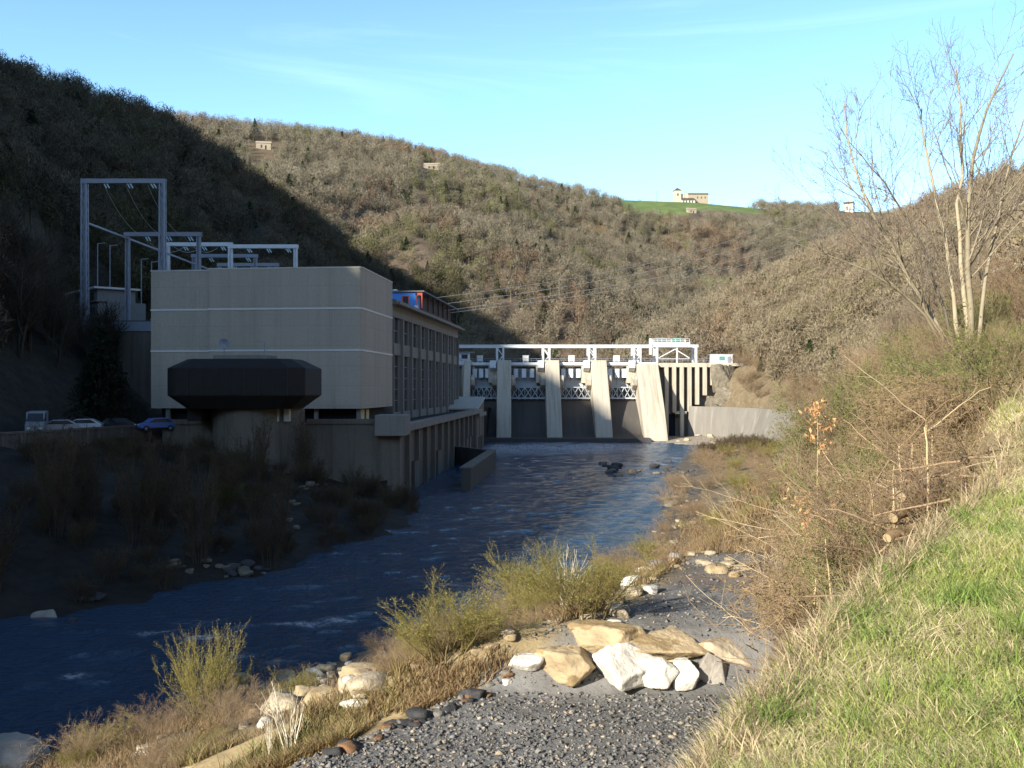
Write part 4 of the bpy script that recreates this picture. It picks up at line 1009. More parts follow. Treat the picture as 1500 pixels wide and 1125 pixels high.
# ------------------------------------------------------------------ shrubs
def shrub_proto(kind, seed):
    q = np.random.default_rng(seed)
    if kind == 'willow':
        P, Rr = stems(34, 1, .52, .007, 6, q, .09, .2, .55); lv = grow(P, Rr, [dict(n=8, lf=.42, ang=26, K=4, t0=.2, rr=.55, rmin=.0022, up=.3), dict(n=6, lf=.5, ang=30, K=3, t0=.2, rr=.55, rmin=.0015, up=.2)], q)
        cols = [(.20,.16,.075), (.29,.23,.085), (.32,.27,.09)]; lf = (leaves(lv[2][0], 4, .010, q, .012), (.27,.26,.075))
    elif kind == 'rust':
        P, Rr = stems(42, 1, .6, .0055, 6, q, .13, .3, .6); lv = grow(P, Rr, [dict(n=8, lf=.4, ang=35, K=4, t0=.15, rr=.55, rmin=.002, up=.2), dict(n=6, lf=.5, ang=35, K=3, t0=.2, rr=.55, rmin=.0014, up=.1)], q)
        cols = [(.22,.16,.11), (.31,.225,.14), (.35,.26,.165)]; lf = (leaves(lv[2][0], 1, .010, q, .012), (.33,.23,.12))
    elif kind == 'green':
        P, Rr = stems(16, 1, .5, .009, 6, q, .06, .15, .4); lv = grow(P, Rr, [dict(n=9, lf=.42, ang=40, K=4, t0=.1, rr=.5, rmin=.003, up=.15), dict(n=6, lf=.5, ang=42, K=3, t0=.1, rr=.5, rmin=.0024, up=.05)], q)
        cols = [(.27,.23,.15), (.29,.25,.15), (.28,.25,.13)]; lf = (leaves(lv[2][0], 3, .015, q, .02), (.19,.22,.06))
    elif kind == 'bramble':
        P, Rr = stems(26, .9, .9, .008, 7, q, .10, .4, .5)
        P[:, :, 2] *= (1 - .55 * np.linspace(0, 1, 7) ** 2)[None, :] * 1.3
        lv = grow(P, Rr, [dict(n=6, lf=.45, ang=50, K=5, t0=.1, rr=.6, rmin=.0035, up=-.25), dict(n=5, lf=.4, ang=50, K=3, t0=.1, rr=.6, rmin=.0028, up=-.1)], q)
        cols = [(.27,.19,.12), (.33,.235,.14), (.36,.265,.16)]; lf = (leaves(lv[2][0], 1, .02, q, .03), (.26,.20,.09))
    elif kind == 'white':
        P, Rr = stems(9, 1, .35, .012, 6, q, .06, .06, .4); lv = grow(P, Rr, [dict(n=4, lf=.35, ang=30, K=4, t0=.3, rr=.5, rmin=.005, up=.4)], q)
        cols = [(.66,.60,.48), (.60,.54,.42)]; lf = None
    elif kind == 'olive':
        P, Rr = stems(30, 1, .5, .008, 5, q, .07, .2, .45); lv = grow(P, Rr, [dict(n=8, lf=.4, ang=32, K=4, t0=.15, rr=.6, rmin=.004, up=.3), dict(n=4, lf=.5, ang=35, K=3, t0=.2, rr=.6, rmin=.0035, up=.2)], q)
        cols = [(.09,.08,.04), (.12,.11,.04), (.13,.12,.04)]; lf = (leaves(lv[2][0], 2, .02, q, .015), (.12,.12,.03))
    elif kind == 'dark':
        P, Rr = stems(28, 1, .42, .008, 5, q, .05, .2, .45); lv = grow(P, Rr, [dict(n=8, lf=.4, ang=32, K=4, t0=.15, rr=.6, rmin=.004, up=.3), dict(n=4, lf=.5, ang=35, K=3, t0=.2, rr=.6, rmin=.0035, up=.2)], q)
        cols = [(.10,.08,.06), (.12,.09,.06), (.12,.09,.055)]; lf = (leaves(lv[2][0], 1, .02, q, .015), (.10,.075,.035))
    st = nmesh('stems', lv, cols); st.materials.append(M_TWIG); fo = None
    if lf:
        (V, Fq), c = lf; fo = npmesh('foliage', [(V, Fq, colvar(len(Fq), 4, c, .45, q))]); fo.materials.append(M_LEAF)
    return st, fo
SH = {k: [shrub_proto(k, 700 + 31 * i + 7 * j) for j in range(3)] for i, k in enumerate(('willow', 'rust', 'green', 'bramble', 'white', 'dark', 'olive'))}
cnt = 0
def shrub(kind, x, y, h, label, group=None, name=None, z=None, wide=1.0):
    global cnt
    cnt += 1
    st, fo = SH[kind][cnt % 3]; z = h1(x, y) if z is None else z
    nm = name or {'willow':'willow_shrub','rust':'dry_shrub','green':'leafy_shrub','bramble':'bramble','white':'bare_shrub','dark':'shrub','olive':'leafy_shrub'}[kind]
    o = tag(empty(nm, (x, y, z - .06), g.random() * 6.28), label, 'shrub' if kind != 'bramble' else 'bramble', group)
    w = h * wide * (.85 + .3 * g.random()); o.scale = (w, w, h)
    link('stems', st, None, o)
    if fo: link('foliage', fo, None, o)
    return o
def spx(kind, px, py, h, label, group=None, wide=1.0, name=None):
    x, y, z = gp(px, py); return shrub(kind, x, y, h, label, group, name, wide=wide)
# named ones
spx('willow', 858, 903, 1.35, 'yellow green willow shrub growing beside the boulders', wide=1.6)
spx('willow', 655, 962, 1.25, 'bushy yellowish willow shrub at the water edge below the gravel', wide=1.8)
spx('willow', 300, 1062, 2.6, 'lone upright greenish shrub standing before the dark water', wide=.7)
spx('white', 425, 1108, 1.5, 'leafless white stemmed shrub beside a patch of fresh grass', wide=.9)
spx('white', 395, 1118, 1.1, 'thin crooked whitish sapling left of the white stemmed shrub', wide=.5)
spx('rust', 125, 1122, 1.3, 'reddish dry weeds between the dark rock and the water', wide=.7)
spx('white', 828, 898, 1.7, 'pale forked bare shrub leaning in front of the willow', wide=.8)
# bank between the gravel and the river
n = 0
while n < 140:
    y = 17 + 40 * g.random(); xs0 = float(ip(y, XS)); xg = float(ip(y, [(17,-2.2),(19.3,-.6),(21,1.4),(26,3.5),(40,9),(60,12)])); x = xs0 + .8 + (xg - xs0 - .8) * g.random()
    if abs((x/y*FPX+750) - 320) > 500: continue
    if 325 < x/y*FPX+750 < 575 and abs(569 + (CZ - h1(x, y)) / y * FPX - (1065 - .28 * (x/y*FPX+750 - 325))) < 45 and g.random() < .8: continue
    k = ('willow', 'rust', 'rust', 'willow', 'rust')[n % 5]; n += 1
    lab = {'willow': 'yellowish willow shrub on the slope between gravel and river', 'rust': 'dry reddish brown shrub on the slope between gravel and river'}[k]
    shrub(k, x, y, .35 + .6 * g.random(), lab, lab.split(' on ')[0] + 's on the near bank', wide=1.6)
n = 0
while n < 95:
    y = 27 + 150 * g.random() ** 1.5; xs0 = float(ip(y, XS)); xe0 = float(ip(y, XE)); x = xs0 + .5 + (xe0 - xs0) * g.random() ** (1.4 if y > 60 else 1)
    k = ('rust', 'bramble', 'rust', 'willow')[n % 4]; n += 1
    lab = {'willow': 'olive brown shrub on the right bank beyond the track', 'rust': 'dusty brown dry shrub on the right bank beyond the track', 'bramble': 'tangled bramble on the right bank beyond the track'}[k]
    shrub(k, x, y, (.7 + .7 * g.random()) * (1 + y / 140), lab, lab.split(' on ')[0] + 's beyond the track', wide=1.3)
# tangle on the slope under the grass bank
for n in range(96):
    y = 9.5 + 17 * g.random(); s = .3 + 5.2 * g.random() ** .9; x = float(ip(y, XE)) - s
    if x / y * FPX + 750 < 1195: x = (1195 + 130 * g.random() - 750) / FPX * y
    k = ('bramble', 'rust', 'bramble', 'green')[n % 4]
    lab = {'green': 'twiggy shrub with sparse green leaves in the tangle below the grass', 'rust': 'dry brown shrub in the tangle below the grass', 'bramble': 'arching bramble canes in the tangle below the grass'}[k]
    shrub(k, x, y, .7 + .7 * g.random() + (.5 if y > 17 else 0), lab, lab.split(' in ')[0] + 's below the grass', wide=1.1)
# big green-brown shrubs around the pale tree
for n in range(46):
    y = 17 + 24 * g.random(); px = 1180 + 380 * g.random(); x = (px - 750) / FPX * y
    if x > float(ip(y, XE)) + 9: continue
    k = ('green', 'green', 'rust', 'green')[n % 4]
    lab = 'dense twiggy green shrub at the foot of the pale tree' if k == 'green' else 'brown leafless shrub at the foot of the pale tree'
    shrub(k, x, y, (1.5 + 1.3 * g.random()) * (.38 if px > 1330 and y < 33 else 1), lab, lab.split(' at ')[0] + 's round the pale tree', wide=.95)
for n in range(60):
    y = 42 + 75 * g.random(); x = float(ip(y, XE)) - 2 + 12 * g.random()
    k = ('rust', 'green', 'rust')[n % 3]
    shrub(k, x, y, 2.2 + 2.0 * g.random(), 'tall hazy brown shrub on the slope behind the pale tree' if k == 'rust' else 'tall olive shrub on the slope behind the pale tree', ('brown' if k == 'rust' else 'olive') + ' shrubs behind the pale tree')
# left bank
for n in range(190):
    y = 52 + 60 * g.random(); xl0 = float(ip(y, XL)); xw0 = float(xwall(y)) if y < 118 else -40; x = xw0 + 7 + (xl0 - xw0 - 7) * g.random()
    if n % 12 == 0: h, lab, gr = 5 + 2 * g.random(), 'tall thin bare sapling on the shaded left bank', 'bare saplings on the left bank'
    else: h, lab, gr = 1.1 + 1.3 * g.random(), 'dark leafless shrub on the shaded left bank', 'dark shrubs on the left bank'
    shrub('dark', x, y, h, lab, gr, name='bare_sapling' if n % 12 == 0 else None, wide=.5 if n % 12 == 0 else 1.2)
spx('olive', 330, 752, 2.6, 'yellow green shrub under the rounded quay bay on the dark bank', wide=1.0)
for n in range(75):     # brush above the revetment and on the abutment
    y = 168 + 96 * g.random(); x = float(ip(y, XE)) + .8 + 13 * g.random()
    shrub('rust', x, y, 2.5 + 2 * g.random(), 'brown brush above the curving revetment wall', 'brown shrubs above the revetment', wide=1.2)
for n in range(16):
    shrub('dark', 35 + 12 * g.random(), 168 + 30 * g.random(), 2.0 + g.random(), 'dark low shrub on the spit in the river below the dam', 'dark shrubs on the spit', wide=1.6)

def conifer(x, y, h, r, label, seed):
    q = np.random.default_rng(seed); z = h1(x, y)
    t = tag(empty('conifer_tree', (x, y, z)), label, 'tree')
    MB().cyl((0,0,-.3),(0,0,h*.95), h*.018, .03, 8).build('trunk', plain('dark_bark', (.05,.04,.03), .9), t)
    n = 900; f = q.random(n) ** .75; zz = h * (.12 + .88 * f); L = r * (1 - f) ** .8 * (.65 + .5 * q.random(n)) + .25; a = q.random(n) * 6.283; s = np.linspace(0, 1, 4)
    P = np.stack([np.cos(a)[:, None] * L[:, None] * s, np.sin(a)[:, None] * L[:, None] * s, zz[:, None] + L[:, None] * (.10 * s - .35 * s ** 2)], -1)
    V, Fq = tubes(P, np.full((n, 4), .02), 3); lvv = leaves(P, 14, .22, q, .14, .15)
    c = npmesh('crown', [(V, Fq, np.array([.03,.025,.02])), (lvv[0], lvv[1], colvar(len(lvv[1]), 4, (.022,.034,.018), .4, q))])
    link('crown', c, M_LEAF, t)
conifer(-46.5, 113, 11.5, 4.2, 'large dark conifer left of the control room', 31)
x, y = 288.0, 885.0
conifer(x, y, 9, 3, 'tiny dark conifer next to the white house on the ridge', 33)
x, y, z = gp(112, 185, 150); conifer(x, y, 10, 3.5, 'single yellowish green conifer in the dark hillside wood', 34)

# ------------------------------------------------------------------ stones
STC = {'tan': (.50,.39,.24), 'white': (.74,.70,.62), 'grey': (.34,.31,.27), 'dark': (.075,.075,.078), 'rust': (.30,.17,.09), 'pale': (.55,.46,.33), 'dull': (.21,.185,.14)}
def stone_mesh(kind, seed, sub, sx=1, sy=1, sz=1, planes=14, rough=.05):
    V, Fq = rock(seed, sx, sy, sz, sub, planes, rough); q = np.random.default_rng(seed)
    n = fbm(V[:, 0] * 2.2 + seed, V[:, 2] * 2.2 + V[:, 1], seed % 53, 4)[:, None]
    C = np.array(STC[kind]) * (1 + .9 * n)
    if kind in ('tan', 'pale'): C = np.where(n > .12, C * np.array([.62,.58,.5]), C)
    me = npmesh('rock', [(V, Fq, np.clip(C, .02, .9))]); me.materials.append(M_STONE); return me
BY = 18.3
hero = [ # centre px, py, half width px, half height px, kind, depth offset, label
 (838,976,40,25,'tan',0,'tan boulder with a dark lower corner, leftmost of the stacked boulders'),
 (880,938,47,22,'tan',.55,'big flat tan boulder lying on top at the left of the stack'),
 (972,944,54,18,'tan',.5,'long flat tan boulder with a cracked underside on top of the stack'),
 (916,975,42,30,'white',-.15,'largest bright white boulder in the middle of the stack'),
 (957,988,22,21,'white',-.35,'small white boulder leaning on the largest white one'),
 (985,971,32,17,'tan',.25,'cream boulder wedged under the long flat one'),
 (1004,990,22,20,'white',-.25,'pointed white boulder low at the right of the stack'),
 (1042,983,26,24,'grey',0,'grey weathered boulder low at the right end of the stack'),
 (1060,961,42,20,'pale',.45,'broad pale boulder half hidden in dry grass at the right end of the stack')]
for k, (px, py, hw, hh, kind, dy, lab) in enumerate(hero):
    Yd = BY + dy; sx = hw / FPX * Yd * 1.08; sz = hh / FPX * Yd * 1.12; x, y, z = at(px, py, Yd)
    me = stone_mesh(kind, 900 + k * 7, 5, sx * 1.32, sx * 1.05, sz * 1.5, 16, .05)
    tag(link('boulder', me, None, None, (x, y, z), 0), lab, 'boulder', 'boulders stacked across the track')
for px, py, s, kind, lab in ((770,963,.26,'white','upright whitish stone left of the stacked boulders'),(742,1002,.10,'white','little white stone on the edge of the dark gravel'),
                             (22,1118,1.2,'grey','big lichen grey boulder at the lower left corner'),(70,898,.75,'grey','pale angular rock at the far waterline on the left bank')):
    x, y, z = gp(px, py + 14 * (s > .2)); me = stone_mesh(kind, int(px) + 3, 4, s * 1.2, s, s * .9, 14, .06)
    tag(link('boulder', me, None, None, (x, y, z + s * .25)), lab, 'boulder')
ST = {k: [stone_mesh(k, 1200 + 13 * j + 101 * i, 3, 1, .62 + .1 * j, .5 + .08 * j, 8, .05) for j in range(5)] for i, k in enumerate(STC)}
sn = 0
def stone(kind, x, y, s, label, group, z=None):
    global sn
    sn += 1
    o = link('stone', ST[kind][sn % 5], None, None, (x, y, (h1(x, y) if z is None else z) + s * .2), g.random() * 6.28, s * (.8 + .4 * g.random()))
    tag(o, label, 'stone', group)
def along(pts, n, jx, kinds, smin, smax, label, group, thick=0):
    for k in range(n):
        t = g.random() * (len(pts) - 1); i = min(int(t), len(pts) - 2); w_ = t - i
        px = pts[i][0] * (1 - w_) + pts[i+1][0] * w_ + jx * g.normal(); py = pts[i][1] * (1 - w_) + pts[i+1][1] * w_ + thick * g.normal()
        x, y, z = gp(px, py)
        if z < -.1: y = CZ * FPX / max(py - 569, 5); x = (px - 750) / FPX * y; z = -.12
        stone(kinds[k % len(kinds)], x, y, smin + (smax - smin) * g.random() ** 2, label, group, z)
along([(880,905),(915,880),(945,850),(965,830),(1000,818)], 46, 9, ['pale','grey','white','tan'], .10, .34, 'rough pale stone in the row along the far track edge', 'stones along the far track edge', 6)
along([(965,828),(1010,820),(1060,828),(1095,835)], 22, 10, ['pale','tan'], .08, .26, 'tan stone at the closed end of the track', 'stones at the track end', 5)
along([(478,1108),(540,1080),(590,1062),(640,1048),(700,1015),(750,990)], 60, 5, ['dark','dark','grey','rust'], .06, .20, 'dark stone in the ridge edging the gravel', 'dark stones edging the gravel', 5)
along([(335,1045),(380,1030),(430,1010),(490,995),(540,1000)], 95, 18, ['pale','tan','pale','white'], .16, .5, 'pale broken stone in the rubble on the near bank', 'rubble stones on the near bank', 14)
along([(200,1080),(212,1105),(225,1090)], 8, 8, ['white','pale'], .14, .26, 'rounded pale stone at the near waterline', 'stones at the near waterline', 8)
along([(600,980),(650,945),(740,930),(640,960)], 16, 20, ['pale','tan'], .12, .3, 'pale stone among the willows on the near bank', 'stones among the willows', 10)
along([(255,826),(300,815),(340,835),(372,830),(430,720),(460,712)], 44, 14, ['dull','dull','dark'], .25, .6, 'grey rock on the shaded shore under the power station', 'rocks on the shaded shore', 8)
along([(120,868),(160,870),(80,905)], 6, 8, ['dark'], .3, .6, 'shaded rock beside the pale angular rock', 'rocks by the angular rock', 5)
along([(885,688),(920,692),(960,690),(1000,688),(1010,700),(985,740)], 40, 9, ['dark','dull','dark'], .4, 1.2, 'dark rock breaking the river surface below the dam', 'dark rocks in the river', 4)
along([(930,640),(985,640),(1040,648),(1090,655),(1120,662)], 34, 10, ['pale','grey','tan'], .4, 1.3, 'pale rock on the shelf at the foot of the dam', 'rocks at the foot of the dam', 4)
along([(985,770),(975,810),(1000,760),(1010,730),(1040,790)], 22, 12, ['pale','tan','grey'], .2, .5, 'tan stone on the right shore beyond the track', 'stones on the right shore', 8)
x, y, z = gp(1095, 656); tag(link('slab', MB().box(-3.2,3.2,-1.2,1.2,-.6,.5).mesh('slab', .08), M_REVET, None, (x, y, z + .25), -.55), 'pale flat concrete slab on the shore below the revetment', 'slab')

def outcrop():
    for k, (px, py, Yd, s) in enumerate(((1052,556,255,5.5),(1064,585,252,4.0),(1040,594,254,3.2))):
        x, y, z = at(px, py, Yd); me = stone_mesh('dull', 1500 + k, 5, s * .9, s * .8, s * 1.15, 22, .10)
        tag(link('rock_outcrop', me, None, None, (x + 1.5, y + 2, z)), ('tall grey rock outcrop', 'broken tan rock ledge', 'small grey ledge of rock')[k] + ' on the slope right of the dam fins', 'rock')
outcrop()

# gravel: far too many to count
def gravel():
    N = 60000; Yd = np.sqrt(g.random(N)) * 0 + 12 + 15 * g.random(N) ** 1.6; px = 430 + 720 * g.random(N); x = (px - 750) / FPX * Yd
    z = H(x, Yd); zg = ip(Yd, SHELF); keep = (np.abs(z - zg) < .5) & (x > ip(Yd, [(0,-9),(13,-4.4),(15,-3.1),(16.9,-1.5),(19.3,-.1),(21,2.3),(24,3.6),(27,5)])) & ((Yd < 18.2) | (g.random(N) < .35))
    keep &= fbm(x / 1.6, Yd / 1.6, 141, 3) > -.16 - .3 * (Yd < 18) + .25 * (Yd < 14.5) * (x < -.5)
    x, y, z = x[keep], Yd[keep], z[keep]; n = len(x)
    D = np.array([[1,0,0],[0,1,0],[-1,0,0],[0,-1,0],[0,0,1.],[0,0,-1.],[.6,.6,.5]]); Fq = np.array([[0,6,4],[0,1,6],[1,4,6],[1,2,4],[2,3,4],[3,0,4],[1,0,5],[2,1,5],[3,2,5],[0,3,5]]); V = (D[None] + .38 * g.normal(size=(n, 7, 3))) * (.55 + .8 * g.random((n, 1, 3))); s = (.008 + .042 * g.random(n) ** 5)
    a = g.random(n) * 6.283; W = np.empty_like(V); W[..., 0] = V[..., 0] * np.cos(a)[:, None] - V[..., 1] * np.sin(a)[:, None]; W[..., 1] = V[..., 0] * np.sin(a)[:, None] + V[..., 1] * np.cos(a)[:, None]; W[..., 2] = V[..., 2] * .7
    W = W * s[:, None, None] + np.stack([x, y, z + .2 * s], -1)[:, None, :]
    base = np.array([.19,.186,.18]) * (.55 + .85 * g.random((n, 1))); m = g.random(n) < .2; base[m] = np.array([.36,.31,.24]) * (.6 + .8 * g.random((m.sum(), 1)))
    Fa = (Fq[None] + (np.arange(n) * len(D))[:, None, None]).reshape(-1, 3)
    tag(link('gravel', npmesh('gravel', [(W.reshape(-1, 3), Fa, np.repeat(base, len(D), 0))]), M_STONE), 'loose dark grey gravel on the track', 'gravel', kind='stuff')
gravel()

# ------------------------------------------------------------------ grass
def blades(x, y, z, h, w, col, lean, K=4):
    n = len(x); a = g.random(n) * 6.283; s = np.linspace(0, 1, K)
    d = np.stack([np.cos(a), np.sin(a)], -1); L = lean * (.3 + g.random(n))
    P = np.empty((n, K, 3)); P[:, :, 0] = x[:, None] + d[:, :1] * (L * h)[:, None] * s[None] ** 1.7; P[:, :, 1] = y[:, None] + d[:, 1:] * (L * h)[:, None] * s[None] ** 1.7
    P[:, :, 2] = z[:, None] + h[:, None] * (s - .35 * np.minimum(L, 1.6)[:, None] * s ** 2)
    b = g.random(n) * 6.283; side = np.stack([np.cos(b), np.sin(b), 0 * b], -1); ww = w[:, None] * (1 - .88 * s[None] ** 1.5)
    V = np.stack([P - side[:, None] * ww[..., None], P + side[:, None] * ww[..., None]], 2)
    i = np.arange(n * K * 2).reshape(n, K, 2); Fq = np.stack([i[:, :-1, 0], i[:, :-1, 1], i[:, 1:, 1], i[:, 1:, 0]], -1).reshape(-1, 4)
    return V.reshape(-1, 3), Fq, np.repeat(col, K * 2, 0)
def grass():
    N = 360000; Yd = 2.0 + 15 * g.random(N) ** 2.0; px = 850 + 800 * g.random(N); x = (px - 750) / FPX * Yd
    s = ip(Yd, XE) + .55 * fbm(x / 4, Yd / 1.7, 29, 3) - x + .35 * fbm(x * 1.1, Yd * 1.1, 151, 3) * 2; keep = (s < .15); x, Yd, s = x[keep], Yd[keep], s[keep]; n = len(x)
    z = H(x, Yd); p = fbm(x * .9, Yd * .9, 153, 4); p2 = fbm(x * 3.2, Yd * 3.2, 155, 3)
    dry = g.random(n) < np.clip(.42 + 1.5 * p + np.exp(-np.maximum(-s, 0) / .25) * .4, .08, .95)
    col = np.array([.38,.44,.13]) * (.6 + .75 * g.random((n, 1))) + np.array([.05,.03,.0]) * np.clip(p2 * 3, 0, 1)[:, None]
    col[dry] = np.array([.76,.65,.41]) * (.55 + .7 * g.random((dry.sum(), 1)))
    h = (.05 + .075 * g.random(n)) * (1 + 1.3 * np.clip(p2, -.3, .5)); h[dry] *= 1.1
    lean = np.where(dry, 1.1, .6)
    w = .0014 + .0012 * g.random(n) + .00028 * Yd
    A = blades(x, Yd, z - .01, h, w, col, lean)
    NC = 420; yc = 2.2 + 10 * g.random(NC) ** 1.6; xc = (900 + 640 * g.random(NC) - 750) / FPX * yc; kc = (ip(yc, XE) - xc) < -.1; xc, yc = xc[kc], yc[kc]
    nb = 46; x2 = np.repeat(xc, nb) + .055 * g.normal(size=len(xc) * nb); y2 = np.repeat(yc, nb) + .055 * g.normal(size=len(xc) * nb); dr = np.repeat(g.random(len(xc)) < .45, nb)
    c2 = np.where(dr[:, None], np.array([.74,.63,.40]), np.array([.26,.37,.09])) * (.55 + .7 * g.random((len(x2), 1)))
    B = blades(x2, y2, H(x2, y2) - .01, (.10 + .13 * g.random(len(x2))) * np.where(dr, .8, 1), .0018 + .0014 * g.random(len(x2)) + .0002 * y2, c2, np.where(dr, 1.5, .8))
    tag(link('grass', npmesh('grass', [A, B]), M_GRASS), 'green and straw coloured grass on the sunny bank', 'grass', kind='stuff')
    # long dry grass along the lip of the bank and on its slope
    N = 110000; Yd = 3.0 + 24 * g.random(N) ** 1.5; s = -.25 + (2.6 + 2.4 * sstep(7.5, 13, Yd)) * g.random(N) ** 1.15; x = ip(Yd, XE) - s; z = H(x, Yd); pxd = x / Yd * FPX + 750
    keep = (fbm(x * .8, Yd * .8, 161, 3) > .0 - .05 * (Yd < 8)) & (g.random(N) < np.where((Yd < 9) | (pxd < 1130), .75, .2)) & ((Yd < 19) | (g.random(N) < .6)) & (z > ip(Yd, SHELF) + .25) & (pxd > 900)
    x, Yd, z, s = x[keep], Yd[keep], z[keep], s[keep]; n = len(x)
    col = np.array([.62,.49,.32]) * (.5 + .75 * g.random((n, 1))); m = g.random(n) < .15; col[m] = np.array([.20,.22,.06]) * (.7 + .6 * g.random((m.sum(), 1)))
    h = (.08 + .26 * g.random(n) ** 1.6 * (.5 + g.random(n))) * (.40 + .06 * np.minimum(Yd, 14)) * np.where((s > .15) & ((Yd < 9) | (x / Yd * FPX + 750 < 1130)), .5, 1); A = blades(x, Yd, z - .02, h, .0022 + .0014 * g.random(n) + .0003 * Yd, col, np.full(n, .7))
    tag(link('dry_grass', npmesh('dry_grass', [A]), M_GRASS), 'long pinkish dry grass along the lip of the bank', 'grass', kind='stuff')
    # dry weeds covering the river bank
    N = 150000; Yd = 17 + 75 * g.random(N) ** 2.2; px = 60 + 1180 * g.random(N); x = (px - 750) / FPX * Yd; xs0 = ip(Yd, XS); xe0 = ip(Yd, XE)
    z = H(x, Yd); keep = (x > xs0 + .5) & (x < xe0 + 6) & (z > .25) & (fbm(x / 2.2, Yd / 2.2, 165, 4) > -.06)
    zg = ip(Yd, SHELF); onway = (Yd < 27) & (np.abs(z - zg) < .4) & (x > ip(Yd, [(17,-2.4),(18.4,.3),(21,2.3),(24,3.6),(27,5)]))
    keep &= ~onway; x, Yd, z = x[keep], Yd[keep], z[keep]; n = len(x)
    pyy = CZ * 0 + 569 + (CZ - z) / Yd * FPX; pxx = x / Yd * FPX + 750; rb = (pxx > 325) & (pxx < 575) & (np.abs(pyy - (1050 - .28 * (pxx - 325))) < 32) & (g.random(len(x)) < .85); x, Yd, z = x[~rb], Yd[~rb], z[~rb]; n = len(x)
    p = fbm(x / 6, Yd / 6, 167, 3)
    col = np.array([.34,.24,.13]) * (.5 + .8 * g.random((n, 1))); m = (p + .2 * (g.random(n) - .5)) > .12; col[m] = np.array([.33,.29,.12]) * (.6 + .7 * g.random((m.sum(), 1)))
    h = (.12 + .28 * g.random(n)) * (1 + Yd / 70); A = blades(x, Yd, z - .03, h, .004 + .00045 * Yd + 0 * h, col, np.full(n, .6), 3)
    tag(link('dry_weeds', npmesh('dry_weeds', [A]), M_GRASS), 'low brown and yellowish weeds covering the river bank', 'weeds', kind='stuff')
    # fresh tuft
    x0, y0, z0 = gp(415, 1112); n = 500; x = x0 + .45 * g.normal(size=n); y = y0 + .25 * g.normal(size=n)
    A = blades(x, y, H(x, y), .12 + .15 * g.random(n), np.full(n, .007), np.array([.12,.30,.05]) * (.6 + .7 * g.random((n, 1))), np.full(n, .6))
    tag(link('fresh_grass', npmesh('fresh_grass', [A]), M_GRASS), 'fresh bright green grass under the white stemmed shrub', 'grass', kind='stuff')
grass()

